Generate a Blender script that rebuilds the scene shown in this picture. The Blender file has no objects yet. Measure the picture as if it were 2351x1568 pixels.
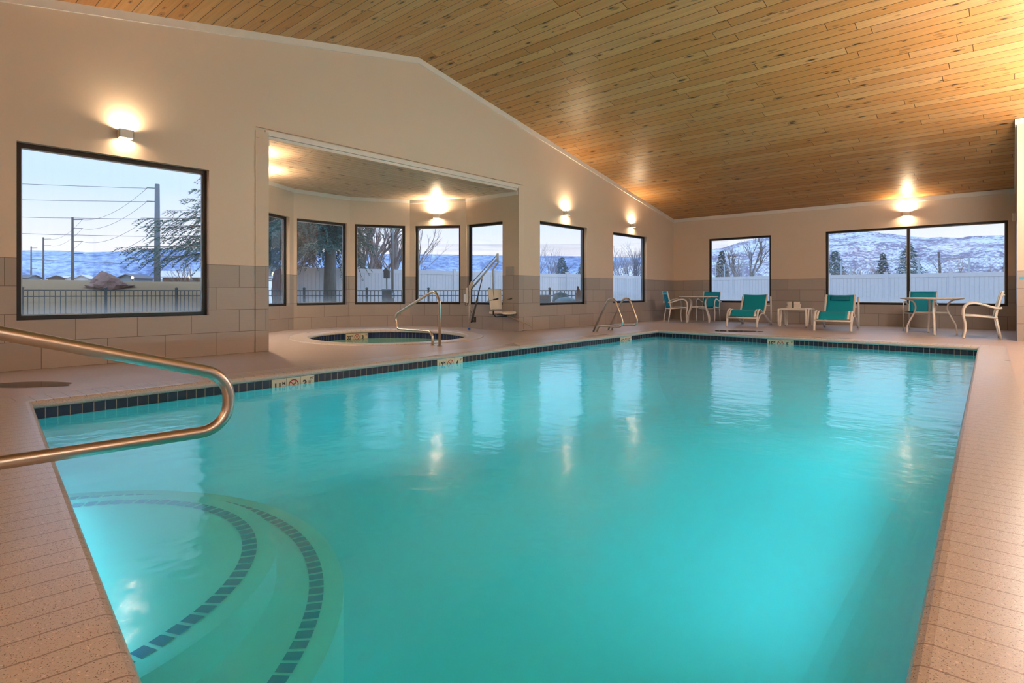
import bpy, bmesh, math, random
from math import sin, cos, pi, radians, sqrt, atan2, exp
from mathutils import Vector, Matrix, noise as mnoise
random.seed(7)
SC = bpy.context.scene
COL = SC.collection

# ------------------------------------------------------------------ materials
class NT:
    def __init__(s, tree): s.t = tree; s.n = tree.nodes; s.l = tree.links
    def node(s, typ, **kw):
        n = s.n.new(typ)
        for k, v in kw.items():
            if k == 'ins':
                for a, b in v.items():
                    if isinstance(b, bpy.types.NodeSocket): s.l.new(b, n.inputs[a])
                    else: n.inputs[a].default_value = b
            else: setattr(n, k, v)
        return n
    def math(s, op, a, b=None, c=None, clamp=False):
        n = s.n.new('ShaderNodeMath'); n.operation = op; n.use_clamp = clamp
        for i, v in enumerate((a, b, c)):
            if v is None: continue
            if isinstance(v, bpy.types.NodeSocket): s.l.new(v, n.inputs[i])
            else: n.inputs[i].default_value = v
        return n.outputs[0]
    def mix(s, f, a, b, blend='MIX'):
        n = s.n.new('ShaderNodeMix'); n.data_type = 'RGBA'; n.blend_type = blend
        for i, v in ((0, f), (6, a), (7, b)):
            if isinstance(v, bpy.types.NodeSocket): s.l.new(v, n.inputs[i])
            elif i == 0: n.inputs[0].default_value = v
            else: n.inputs[i].default_value = (*v, 1)
        return n.outputs[2]
    def ramp(s, f, stops, interp='LINEAR'):
        n = s.n.new('ShaderNodeValToRGB'); n.color_ramp.interpolation = interp
        e = n.color_ramp.elements
        while len(e) < len(stops): e.new(0.5)
        for x, (p, c) in zip(e, stops):
            x.position = p; x.color = (*c, 1) if len(c) == 3 else c
        s.l.new(f, n.inputs[0]); return n.outputs[0]
    def noise(s, vec, scale, detail=2.0, rough=0.5):
        n = s.node('ShaderNodeTexNoise', ins={'Scale': scale, 'Detail': detail, 'Roughness': rough})
        if vec is not None: s.l.new(vec, n.inputs['Vector'])
        return n.outputs['Fac']
    def vmul(s, v, xyz):
        n = s.n.new('ShaderNodeVectorMath'); n.operation = 'MULTIPLY'
        s.l.new(v, n.inputs[0]); n.inputs[1].default_value = xyz; return n.outputs[0]
    def fresnel(s, ior, normal=None):
        bf = s.node('ShaderNodeNewGeometry').outputs['Backfacing']
        i = s.math('ADD', s.math('MULTIPLY', bf, 1.0/ior-ior), ior)
        f = s.node('ShaderNodeFresnel'); s.l.new(i, f.inputs['IOR'])
        if normal is not None: s.l.new(normal, f.inputs['Normal'])
        return f.outputs[0]
    def bump(s, h, strength, dist=0.01, normal=None):
        n = s.node('ShaderNodeBump', ins={'Strength': strength, 'Distance': dist}); s.l.new(h, n.inputs['Height'])
        if normal is not None: s.l.new(normal, n.inputs['Normal'])
        return n.outputs[0]

def new_mat(name):
    m = bpy.data.materials.new(name); m.use_nodes = True
    nt = NT(m.node_tree); nt.n.clear()
    out = nt.node('ShaderNodeOutputMaterial')
    return m, nt, out
def principled(nt, out, **ins):
    p = nt.node('ShaderNodeBsdfPrincipled')
    for k, v in ins.items():
        k = k.replace('_', ' ')
        if isinstance(v, bpy.types.NodeSocket): nt.l.new(v, p.inputs[k])
        elif isinstance(v, tuple) and len(v) == 3 and k == 'Base Color': p.inputs[k].default_value = (*v, 1)
        else: p.inputs[k].default_value = v
    nt.l.new(p.outputs[0], out.inputs[0]); return p
def simple(name, col, rough=0.5, metal=0.0, var=0.06, scale=9.0, bump=0.0, spec=0.5):
    m, nt, out = new_mat(name)
    tc = nt.node('ShaderNodeTexCoord').outputs['Object']
    f = nt.noise(tc, scale, 3)
    c = nt.mix(f, tuple(max(0, x*(1-var)) for x in col), tuple(min(1, x*(1+var)) for x in col))
    kw = dict(Base_Color=c, Roughness=rough, Metallic=metal)
    if bump: kw['Normal'] = nt.bump(nt.noise(tc, scale*12, 4), bump, 0.004)
    p = principled(nt, out, **kw); p.inputs['Specular IOR Level'].default_value = spec
    return m

def uvxy(nt):
    uv = nt.node('ShaderNodeTexCoord').outputs['UV']
    s = nt.node('ShaderNodeSeparateXYZ'); nt.l.new(uv, s.inputs[0])
    return uv, s.outputs[0], s.outputs[1]

def wood_planks(name, pal, pw=0.186, pl=2.7, rough=0.36, dark=(0.10, 0.045, 0.015)):
    m, nt, out = new_mat(name)
    uv, u, v = uvxy(nt)
    row = nt.math('FLOOR', nt.math('DIVIDE', v, pw))
    wn = nt.node('ShaderNodeTexWhiteNoise', noise_dimensions='1D'); nt.l.new(row, wn.inputs['W'])
    uo = nt.math('ADD', u, nt.math('MULTIPLY', wn.outputs['Value'], 7.3))
    colid = nt.math('FLOOR', nt.math('DIVIDE', uo, pl))
    wn2 = nt.node('ShaderNodeTexWhiteNoise', noise_dimensions='2D')
    cx = nt.node('ShaderNodeCombineXYZ'); nt.l.new(row, cx.inputs[0]); nt.l.new(colid, cx.inputs[1]); nt.l.new(cx.outputs[0], wn2.inputs['Vector'])
    base = nt.ramp(wn2.outputs['Value'], [(i/(len(pal)-1), p) for i, p in enumerate(pal)])
    # grain
    gv = nt.node('ShaderNodeCombineXYZ'); nt.l.new(nt.math('MULTIPLY', uo, 0.7), gv.inputs[0]); nt.l.new(nt.math('MULTIPLY', v, 16.0), gv.inputs[1])
    nt.l.new(nt.math('MULTIPLY', wn2.outputs['Value'], 40.0), gv.inputs[2])
    g = nt.noise(gv.outputs[0], 2.2, 5, 0.6)
    col = nt.mix(nt.math('MULTIPLY', g, 0.75), base, tuple(x*0.45 for x in pal[0]), 'MIX')
    # knots
    kv = nt.node('ShaderNodeCombineXYZ'); nt.l.new(nt.math('MULTIPLY', uo, 3.1), kv.inputs[0]); nt.l.new(nt.math('DIVIDE', v, pw*0.62), kv.inputs[1])
    vo = nt.node('ShaderNodeTexVoronoi', ins={'Scale': 1.0, 'Randomness': 1.0}); nt.l.new(kv.outputs[0], vo.inputs['Vector'])
    sepc = nt.node('ShaderNodeSeparateColor'); nt.l.new(vo.outputs['Color'], sepc.inputs[0])
    size = nt.math('MULTIPLY', nt.math('POWER', sepc.outputs[0], 1.6), 0.20)
    k = nt.math('LESS_THAN', vo.outputs['Distance'], size)
    halo = nt.math('LESS_THAN', vo.outputs['Distance'], nt.math('MULTIPLY', size, 1.8))
    col = nt.mix(nt.math('MULTIPLY', halo, 0.4), col, dark)
    col = nt.mix(nt.math('MULTIPLY', k, 0.9), col, (0.035, 0.018, 0.008))
    # joints
    fv = nt.math('FRACT', nt.math('DIVIDE', v, pw)); fu = nt.math('FRACT', nt.math('DIVIDE', uo, pl))
    j = nt.math('MAXIMUM', nt.math('LESS_THAN', fv, 0.06), nt.math('LESS_THAN', fu, 0.0035))
    col = nt.mix(nt.math('MULTIPLY', j, 0.88), col, (0.045, 0.018, 0.006))
    nrm = nt.bump(nt.math('SUBTRACT', nt.math('MULTIPLY', g, 0.15), j), 0.5, 0.006)
    r = nt.math('ADD', nt.math('MULTIPLY', g, 0.12), rough)
    p = principled(nt, out, Base_Color=col, Roughness=r, Normal=nrm)
    return m

def wall_mat():
    m, nt, out = new_mat('painted_wall_over_taupe_tile')
    uv, u, v = uvxy(nt)
    paint = nt.mix(nt.noise(nt.vmul(uv, (1, 1, 1)), 0.7, 3), (0.69, 0.555, 0.44), (0.74, 0.61, 0.495))
    br = nt.node('ShaderNodeTexBrick', offset=0.5, ins={'Color1': (0.385, 0.35, 0.325, 1), 'Color2': (0.455, 0.415, 0.385, 1), 'Mortar': (0.13, 0.105, 0.09, 1),
        'Scale': 1.0, 'Mortar Size': 0.0032, 'Mortar Smooth': 0.1, 'Bias': 0.0, 'Brick Width': 0.61, 'Row Height': 0.305})
    nt.l.new(uv, br.inputs['Vector'])
    streak = nt.noise(nt.vmul(uv, (1.6, 70.0, 1)), 2.0, 4, 0.6)
    tcol = nt.mix(nt.math('MULTIPLY', streak, 0.30), br.outputs['Color'], (0.25, 0.21, 0.185))
    edge = nt.math('LESS_THAN', nt.math('ABSOLUTE', nt.math('SUBTRACT', v, 1.217)), 0.004)
    tcol = nt.mix(nt.math('MULTIPLY', edge, 0.6), tcol, (0.16, 0.13, 0.11))
    up = nt.math('GREATER_THAN', v, 1.22)
    col = nt.mix(up, tcol, paint)
    rough = nt.math('ADD', nt.math('MULTIPLY', up, 0.10), 0.38)
    hb = nt.math('ADD', nt.math('MULTIPLY', nt.math('SUBTRACT', 1.0, up), br.outputs['Fac']), 0.0)
    nrm = nt.bump(nt.math('SUBTRACT', nt.math('MULTIPLY', nt.noise(uv, 26, 3), 0.10), hb), 0.4, 0.004)
    p = principled(nt, out, Base_Color=col, Roughness=rough, Normal=nrm); p.inputs['Specular IOR Level'].default_value = 0.4
    return m

def deck_mat():
    m, nt, out = new_mat('textured_deck_coating')
    tc = nt.node('ShaderNodeTexCoord').outputs['Object']
    a = nt.noise(tc, 1.1, 4, 0.6); b = nt.noise(tc, 60, 3); c = nt.noise(tc, 14, 3)
    col = nt.mix(a, (0.45, 0.375, 0.345), (0.55, 0.475, 0.45))
    col = nt.mix(nt.math('MULTIPLY', b, 0.5), col, (0.30, 0.20, 0.165))
    rough = nt.math('ADD', nt.math('MULTIPLY', a, 0.22), 0.27)
    nrm = nt.bump(nt.math('ADD', b, c), 0.15, 0.006)
    principled(nt, out, Base_Color=col, Roughness=rough, Normal=nrm); return m

def coping_mat(name, groove=0.107, base=(0.50, 0.45, 0.425), line=0.055):
    m, nt, out = new_mat(name)
    tc = nt.node('ShaderNodeTexCoord').outputs['Object']
    uv, u, v = uvxy(nt)
    wob = nt.math('MULTIPLY', nt.noise(uv, 9, 2), 0.10)
    fr = nt.math('FRACT', nt.math('ADD', nt.math('DIVIDE', u, groove), wob))
    g = nt.math('MULTIPLY', nt.math('LESS_THAN', fr, line), nt.math('GREATER_THAN', v, -0.0205))
    sp = nt.noise(tc, 240, 2); sp2 = nt.noise(tc, 90, 3)
    col = nt.mix(sp2, tuple(x*0.86 for x in base), tuple(min(1, x*1.14) for x in base))
    col = nt.mix(nt.math('GREATER_THAN', sp, 0.63), col, (0.14, 0.105, 0.09))
    col = nt.mix(nt.math('GREATER_THAN', sp2, 0.66), col, (0.68, 0.60, 0.55))
    col = nt.mix(nt.math('MULTIPLY', g, 0.75), col, (0.17, 0.115, 0.09))
    h = nt.math('SUBTRACT', nt.math('MULTIPLY', nt.math('ADD', sp2, sp), 0.16), g)
    nrm = nt.bump(h, 0.28, 0.006)
    rough = nt.math('ADD', nt.math('MULTIPLY', nt.noise(tc, 0.6, 2), 0.10), 0.24)
    principled(nt, out, Base_Color=col, Roughness=rough, Normal=nrm); return m

def band_tile_mat(name, pitch=0.0795, row=0.155, c1=(0.012, 0.016, 0.034), c2=(0.02, 0.024, 0.05)):
    m, nt, out = new_mat(name)
    uv, u, v = uvxy(nt)
    idv = nt.math('FLOOR', nt.math('DIVIDE', u, pitch))
    wn = nt.node('ShaderNodeTexWhiteNoise', noise_dimensions='1D'); nt.l.new(idv, wn.inputs['W'])
    fu = nt.math('FRACT', nt.math('DIVIDE', u, pitch))
    g = nt.math('MAXIMUM', nt.math('LESS_THAN', fu, 0.05), nt.math('GREATER_THAN', v, -0.0035))
    col = nt.mix(wn.outputs['Value'], c1, c2)
    col = nt.mix(g, col, (0.42, 0.33, 0.25))
    rough = nt.math('ADD', nt.math('MULTIPLY', g, 0.6), 0.14)
    principled(nt, out, Base_Color=col, Roughness=rough, Normal=nt.bump(g, -0.4, 0.003)); return m

def metal_mat(name, col=(0.62, 0.58, 0.53), rough=0.24):
    m, nt, out = new_mat(name)
    tc = nt.node('ShaderNodeTexCoord').outputs['Object']
    f = nt.noise(nt.vmul(tc, (30, 30, 30)), 6, 4)
    r = nt.math('ADD', nt.math('MULTIPLY', f, 0.10), rough)
    c = nt.mix(f, tuple(x*0.92 for x in col), col)
    principled(nt, out, Base_Color=c, Roughness=r, Metallic=1.0); return m

def rusty_mat():
    m, nt, out = new_mat('chalky_white_metal_with_rust')
    tc = nt.node('ShaderNodeTexCoord').outputs['Object']
    f = nt.noise(tc, 22, 5, 0.65)
    c = nt.ramp(f, [(0.42, (0.50, 0.47, 0.42)), (0.62, (0.42, 0.36, 0.28)), (0.75, (0.26, 0.13, 0.05))])
    principled(nt, out, Base_Color=c, Roughness=0.42, Metallic=0.35); return m

def sling_mat(name, col):
    m, nt, out = new_mat(name)
    tc = nt.node('ShaderNodeTexCoord').outputs['Object']
    w = nt.node('ShaderNodeTexWave', ins={'Scale': 160.0, 'Distortion': 0.0}); nt.l.new(tc, w.inputs['Vector'])
    f = nt.noise(tc, 5, 2)
    c = nt.mix(f, tuple(x*0.9 for x in col), col)
    c = nt.mix(nt.math('MULTIPLY', w.outputs['Fac'], 0.18), c, tuple(x*0.6 for x in col))
    d = nt.node('ShaderNodeBsdfPrincipled', ins={'Roughness': 0.55}); nt.l.new(c, d.inputs['Base Color'])
    t = nt.node('ShaderNodeBsdfTranslucent'); nt.l.new(c, t.inputs[0])
    mx = nt.node('ShaderNodeMixShader', ins={0: 0.32}); nt.l.new(d.outputs[0], mx.inputs[1]); nt.l.new(t.outputs[0], mx.inputs[2])
    nt.l.new(mx.outputs[0], out.inputs[0]); return m

def glass_mat(name, haze_low=0.35, haze=0.05, z0=0.55, z1=1.0, fk=1.0):
    """Clear pane with a film of condensation that thickens towards the sill."""
    m, nt, out = new_mat(name)
    geo = nt.node('ShaderNodeNewGeometry').outputs['Position']
    sp = nt.node('ShaderNodeSeparateXYZ'); nt.l.new(geo, sp.inputs[0])
    k = nt.math('SUBTRACT', 1.0, nt.math('DIVIDE', nt.math('SUBTRACT', sp.outputs[2], z0), z1-z0), clamp=True)
    k = nt.math('POWER', k, 2.0)
    streak = nt.noise(nt.vmul(geo, (14, 14, 0.7)), 1.5, 4, 0.6)
    blot = nt.noise(geo, 5, 4, 0.6)
    hz = nt.math('ADD', nt.math('MULTIPLY', nt.math('MULTIPLY', k, haze_low), nt.math('ADD', nt.math('MULTIPLY', blot, 0.9), 0.4)), nt.math('MULTIPLY', streak, haze), clamp=True)
    tr = nt.node('ShaderNodeBsdfTransparent', ins={'Color': (0.97, 0.985, 1, 1)})
    gl = nt.node('ShaderNodeBsdfGlossy', ins={'Roughness': 0.0, 'Color': (1, 1, 1, 1)})
    m1 = nt.node('ShaderNodeMixShader'); nt.l.new(nt.math('MULTIPLY', nt.fresnel(1.5), fk), m1.inputs[0]); nt.l.new(tr.outputs[0], m1.inputs[1]); nt.l.new(gl.outputs[0], m1.inputs[2])
    di = nt.node('ShaderNodeBsdfTranslucent', ins={'Color': (0.85, 0.90, 0.95, 1)})
    m2 = nt.node('ShaderNodeMixShader'); nt.l.new(hz, m2.inputs[0]); nt.l.new(m1.outputs[0], m2.inputs[1]); nt.l.new(di.outputs[0], m2.inputs[2])
    nt.l.new(m2.outputs[0], out.inputs[0]); return m

def water_mat(name, tint, body, milk, rough, bump, scale, fk):
    """Clouded pool water: Fresnel reflection over a mix of clear tinted and milky scattering light."""
    m, nt, out = new_mat(name)
    geo = nt.node('ShaderNodeNewGeometry').outputs['Position']
    n1 = nt.noise(nt.vmul(geo, (1.0, 1.0, 0)), scale, 3, 0.55)
    n2 = nt.noise(nt.vmul(geo, (1.0, 1.0, 0)), scale*3.7, 2, 0.5)
    nrm = nt.bump(nt.math('ADD', n1, nt.math('MULTIPLY', n2, 0.35)), bump, 0.05)
    tr = nt.node('ShaderNodeBsdfTransparent', ins={'Color': (*tint, 1)})
    df = nt.node('ShaderNodeBsdfDiffuse', ins={'Color': (*body, 1)})
    tl = nt.node('ShaderNodeBsdfTranslucent', ins={'Color': (*body, 1)})
    sc = nt.node('ShaderNodeMixShader', ins={0: 0.5}); nt.l.new(df.outputs[0], sc.inputs[1]); nt.l.new(tl.outputs[0], sc.inputs[2])
    b = nt.node('ShaderNodeMixShader', ins={0: milk}); nt.l.new(tr.outputs[0], b.inputs[1]); nt.l.new(sc.outputs[0], b.inputs[2])
    gl = nt.node('ShaderNodeBsdfGlossy', ins={'Roughness': rough}); nt.l.new(nrm, gl.inputs['Normal'])
    o = nt.node('ShaderNodeMixShader'); nt.l.new(nt.math('MULTIPLY', nt.fresnel(1.33, nrm), fk, clamp=True), o.inputs[0]); nt.l.new(b.outputs[0], o.inputs[1]); nt.l.new(gl.outputs[0], o.inputs[2])
    nt.l.new(o.outputs[0], out.inputs[0]); return m

def emit_mat(name, col, s):
    m, nt, out = new_mat(name)
    e = nt.node('ShaderNodeEmission', ins={'Color': (*col, 1), 'Strength': s}); nt.l.new(e.outputs[0], out.inputs[0]); return m

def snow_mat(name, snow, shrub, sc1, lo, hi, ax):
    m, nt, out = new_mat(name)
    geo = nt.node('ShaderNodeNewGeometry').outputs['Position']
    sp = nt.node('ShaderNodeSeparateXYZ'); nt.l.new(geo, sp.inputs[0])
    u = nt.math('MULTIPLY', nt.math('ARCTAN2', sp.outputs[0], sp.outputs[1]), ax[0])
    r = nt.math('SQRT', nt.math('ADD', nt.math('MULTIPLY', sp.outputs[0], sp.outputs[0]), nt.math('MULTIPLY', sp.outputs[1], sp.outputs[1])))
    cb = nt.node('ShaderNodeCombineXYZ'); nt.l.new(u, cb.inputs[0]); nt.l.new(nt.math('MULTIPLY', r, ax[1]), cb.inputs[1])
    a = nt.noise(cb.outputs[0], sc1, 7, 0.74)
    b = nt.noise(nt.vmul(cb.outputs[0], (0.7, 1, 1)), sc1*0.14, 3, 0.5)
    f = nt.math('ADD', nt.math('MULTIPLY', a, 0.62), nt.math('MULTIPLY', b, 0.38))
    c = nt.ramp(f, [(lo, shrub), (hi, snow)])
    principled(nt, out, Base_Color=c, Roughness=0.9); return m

def ground_mat():
    m, nt, out = new_mat('winter_lawn')
    geo = nt.node('ShaderNodeNewGeometry').outputs['Position']
    a = nt.noise(geo, 0.5, 4, 0.6); b = nt.noise(geo, 7, 4, 0.7)
    c = nt.mix(a, (0.20, 0.125, 0.055), (0.29, 0.195, 0.095))
    c = nt.mix(nt.math('MULTIPLY', b, 0.55), c, (0.14, 0.09, 0.045))
    principled(nt, out, Base_Color=c, Roughness=0.95, Normal=nt.bump(b, 0.6, 0.05)); return m

def bark_mat(name, a, b):
    m, nt, out = new_mat(name)
    tc = nt.node('ShaderNodeTexCoord').outputs['Object']
    f = nt.noise(nt.vmul(tc, (8, 8, 2)), 2.5, 5, 0.7)
    principled(nt, out, Base_Color=nt.mix(f, a, b), Roughness=0.9, Normal=nt.bump(f, 0.7, 0.03)); return m

MT = {}
MT['wall'] = wall_mat()
MT['trim'] = simple('white_trim_paint', (0.80, 0.74, 0.68), 0.4)
MT['ceil'] = wood_planks('varnished_knotty_pine', [(0.62, 0.29, 0.085), (0.74, 0.385, 0.135), (0.68, 0.33, 0.10), (0.82, 0.48, 0.20), (0.72, 0.40, 0.17)])
MT['ceil2'] = wood_planks('pale_knotty_pine', [(0.78, 0.57, 0.40), (0.87, 0.67, 0.50), (0.82, 0.61, 0.44), (0.90, 0.72, 0.56)], pw=0.14)
MT['deck'] = deck_mat()
MT['coping'] = coping_mat('speckled_coping_brick')
MT['coping2'] = coping_mat('pale_spa_coping', 0.105, (0.60, 0.52, 0.48), 0.035)
MT['band'] = band_tile_mat('navy_waterline_tile')
MT['band2'] = band_tile_mat('cobalt_spa_tile', 0.078, 0.15, (0.012, 0.022, 0.085), (0.03, 0.045, 0.14))
MT['plaster'] = simple('aqua_pool_plaster', (0.21, 0.83, 0.97), 0.7, var=0.03)
MT['stepplaster'] = simple('pale_step_plaster', (0.42, 0.90, 0.95), 0.7, var=0.03)
MT['spaplaster'] = simple('white_spa_plaster', (0.72, 0.80, 0.74), 0.7, var=0.03)
MT['steptile'] = simple('blue_step_edge_tile', (0.006, 0.13, 0.36), 0.3)
MT['water'] = water_mat('clouded_pool_water', (0.42, 0.97, 1.0), (0.05, 0.84, 0.99), 0.31, 0.125, 0.13, 2.4, 1.25)
MT['spawater'] = water_mat('spa_water', (0.62, 0.88, 0.84), (0.30, 0.60, 0.56), 0.15, 0.02, 0.04, 3.0, 0.8)
MT['steel'] = metal_mat('polished_stainless_steel')
MT['steelw'] = metal_mat('brushed_warm_steel', (0.52, 0.48, 0.44), 0.25)
MT['rusty'] = rusty_mat()
MT['cream'] = simple('cream_powder_coat', (0.80, 0.76, 0.71), 0.38)
MT['sling'] = sling_mat('teal_sling_mesh', (0.0, 0.46, 0.62))
MT['pillow'] = sling_mat('teal_headrest_fabric', (0.0, 0.30, 0.44))
MT['frame'] = simple('dark_bronze_aluminium', (0.013, 0.012, 0.014), 0.35, 0.3)
MT['glass'] = glass_mat('window_glass', 0.22, 0.03, fk=0.55)
MT['glassfog'] = glass_mat('window_glass_with_condensation', 0.40, 0.03, 0.52, 0.85, fk=0.55)
MT['sconce'] = simple('white_sconce_metal', (0.80, 0.76, 0.70), 0.45)
MT['lens'] = emit_mat('lit_sconce_lens', (1.0, 0.80, 0.52), 5.0)
MT['marker'] = simple('cream_marker_tile', (0.66, 0.54, 0.40), 0.3)
MT['ink'] = simple('black_marker_ink', (0.02, 0.016, 0.014), 0.4)
MT['red'] = simple('red_marker_ink', (0.42, 0.02, 0.015), 0.4)
MT['plastic'] = simple('ivory_plastic', (0.74, 0.65, 0.55), 0.4)
MT['black'] = simple('black_rubber', (0.02, 0.02, 0.022), 0.5)
MT['slate'] = simple('dark_grey_housing', (0.05, 0.055, 0.06), 0.45)
MT['blue'] = simple('blue_tape', (0.02, 0.16, 0.62), 0.5)
MT['paleblue'] = simple('pale_blue_tape', (0.10, 0.42, 0.62), 0.5)
MT['towel'] = simple('white_terry_towel', (0.82, 0.75, 0.69), 0.95, bump=0.8, scale=14)
MT['vinyl'] = simple('white_vinyl', (0.72, 0.78, 0.88), 0.45)
MT['iron'] = simple('black_fence_paint', (0.035, 0.055, 0.062), 0.5)
MT['galv'] = simple('galvanised_steel', (0.36, 0.42, 0.48), 0.4, 0.6)
MT['ground'] = ground_mat()
MT['snowroad'] = simple('snow_covered_road', (0.80, 0.83, 0.88), 0.8)
MT['mtn'] = snow_mat('far_snowy_range_haze_tint', (0.44, 0.60, 0.92), (0.07, 0.14, 0.36), 0.13, 0.42, 0.60, (700.0, 0.20))  # blue distance haze is put into the snow and shrub colours
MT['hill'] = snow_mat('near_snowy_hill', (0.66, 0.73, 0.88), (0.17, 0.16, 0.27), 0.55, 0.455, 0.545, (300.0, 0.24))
MT['bark'] = bark_mat('grey_spruce_bark', (0.13, 0.145, 0.15), (0.34, 0.34, 0.33))
MT['twig'] = bark_mat('pale_bare_bark', (0.20, 0.19, 0.20), (0.42, 0.38, 0.38))
MT['twig2'] = bark_mat('tan_bare_bark', (0.30, 0.20, 0.15), (0.46, 0.35, 0.27))
MT['needle'] = simple('spruce_needles', (0.11, 0.22, 0.21), 0.8, var=0.5, scale=2)
MT['needle2'] = simple('green_fir_needles', (0.085, 0.125, 0.085), 0.8, var=0.4, scale=2)
MT['rock'] = bark_mat('reddish_boulder', (0.16, 0.09, 0.075), (0.36, 0.23, 0.20))
MT['pole'] = bark_mat('weathered_pole_wood', (0.10, 0.095, 0.10), (0.20, 0.17, 0.16))
MT['steelpole'] = simple('weathered_steel_pole', (0.15, 0.20, 0.25), 0.6)
MT['wire'] = simple('power_line', (0.16, 0.18, 0.22), 0.6)
MT['siding'] = simple('grey_siding', (0.30, 0.36, 0.42), 0.8)
MT['brick'] = simple('brown_siding', (0.22, 0.15, 0.12), 0.8)
MT['roof'] = simple('snowy_roof', (0.66, 0.68, 0.76), 0.8)
MT['roofd'] = simple('dark_shingle', (0.14, 0.15, 0.19), 0.8)
MT['roofr'] = simple('red_roof', (0.32, 0.15, 0.15), 0.8)
MT['amber'] = emit_mat('lit_window', (1.0, 0.82, 0.45), 1.4)
MT['lamp'] = emit_mat('street_lamp_glow', (1.0, 0.78, 0.42), 8.0)
MT['cover'] = simple('blue_grey_cover_fabric', (0.10, 0.20, 0.28), 0.6)
MT['hedge'] = simple('frosted_twigs', (0.20, 0.24, 0.34), 0.9, var=0.4, scale=3)
MT['brush'] = simple('tan_brush', (0.42, 0.31, 0.26), 0.95, var=0.4, scale=3)
MT['copper'] = bark_mat('carved_log', (0.20, 0.10, 0.05), (0.36, 0.20, 0.11))
def puddle_mat():
    m, nt, out = new_mat('standing_water')
    tr = nt.node('ShaderNodeBsdfTransparent', ins={'Color': (0.74, 0.70, 0.68, 1)})
    gl = nt.node('ShaderNodeBsdfGlossy', ins={'Roughness': 0.02})
    fr = nt.node('ShaderNodeFresnel', ins={'IOR': 1.33})
    o = nt.node('ShaderNodeMixShader'); nt.l.new(fr.outputs[0], o.inputs[0]); nt.l.new(tr.outputs[0], o.inputs[1]); nt.l.new(gl.outputs[0], o.inputs[2])
    nt.l.new(o.outputs[0], out.inputs[0]); return m
MT['puddle'] = puddle_mat()

# ------------------------------------------------------------------ object helpers
def tag(o, label=None, cat=None, group=None, kind=None):
    if label: o['label'] = label
    if cat: o['category'] = cat
    if group: o['group'] = group
    if kind: o['kind'] = kind
    return o
def empty(name, loc=(0, 0, 0), rz=0.0, label=None, cat=None, group=None, kind=None):
    o = bpy.data.objects.new(name, None); COL.objects.link(o)
    o.empty_display_size = 0.1
    o.location = loc; o.rotation_euler = (0, 0, rz)
    return tag(o, label, cat, group, kind)
def link_mesh(name, me, mat, parent=None):
    o = bpy.data.objects.new(name, me); COL.objects.link(o)
    if mat is not None:
        me.materials.clear(); me.materials.append(MT[mat] if isinstance(mat, str) else mat)
    if parent: o.parent = parent
    return o
def struct(o): o['kind'] = 'structure'; return o
def kids(o): return [c for c in bpy.data.objects if c.parent == o]
def copy_tree(o, parent=None):
    c = o.copy(); COL.objects.link(c); c.parent = parent
    for ch in kids(o): copy_tree(ch, c)
    return c

def fillet(pts, r, n=6):
    """Round the inner corners of a polyline."""
    pts = [Vector(p) for p in pts]; out = [pts[0]]
    for i in range(1, len(pts)-1):
        a, b, c = pts[i-1], pts[i], pts[i+1]
        rr = r[i-1] if isinstance(r, (list, tuple)) else r
        u = (a-b); v = (c-b); lu, lv = u.length, v.length; u.normalize(); v.normalize()
        ang = u.angle(v, pi)
        if ang > pi-0.02 or rr <= 0: out.append(b); continue
        t = min(rr/math.tan(ang/2), lu*0.49, lv*0.49); rr = t*math.tan(ang/2)
        bis = (u+v).normalized(); cen = b+bis*(rr/sin(ang/2))
        p0, p1 = b+u*t, b+v*t; w0, w1 = p0-cen, p1-cen; th = w0.angle(w1)
        for k in range(n+1):
            s = k/n
            out.append(cen+(w0*sin((1-s)*th)+w1*sin(s*th))/sin(th) if th > 1e-4 else p0)
    out.append(pts[-1]); return out
def spline(pts, n=6):
    """Catmull-Rom through the points."""
    P = [Vector(p) for p in pts]; P = [P[0]*2-P[1]]+P+[P[-1]*2-P[-2]]; out = []
    for i in range(1, len(P)-2):
        for k in range(n):
            t = k/n; a, b, c, d = P[i-1:i+3]
            out.append(0.5*((2*b)+(c-a)*t+(2*a-5*b+4*c-d)*t*t+(3*b-a-3*c+d)*t**3))
    out.append(P[-2]); return out

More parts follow.
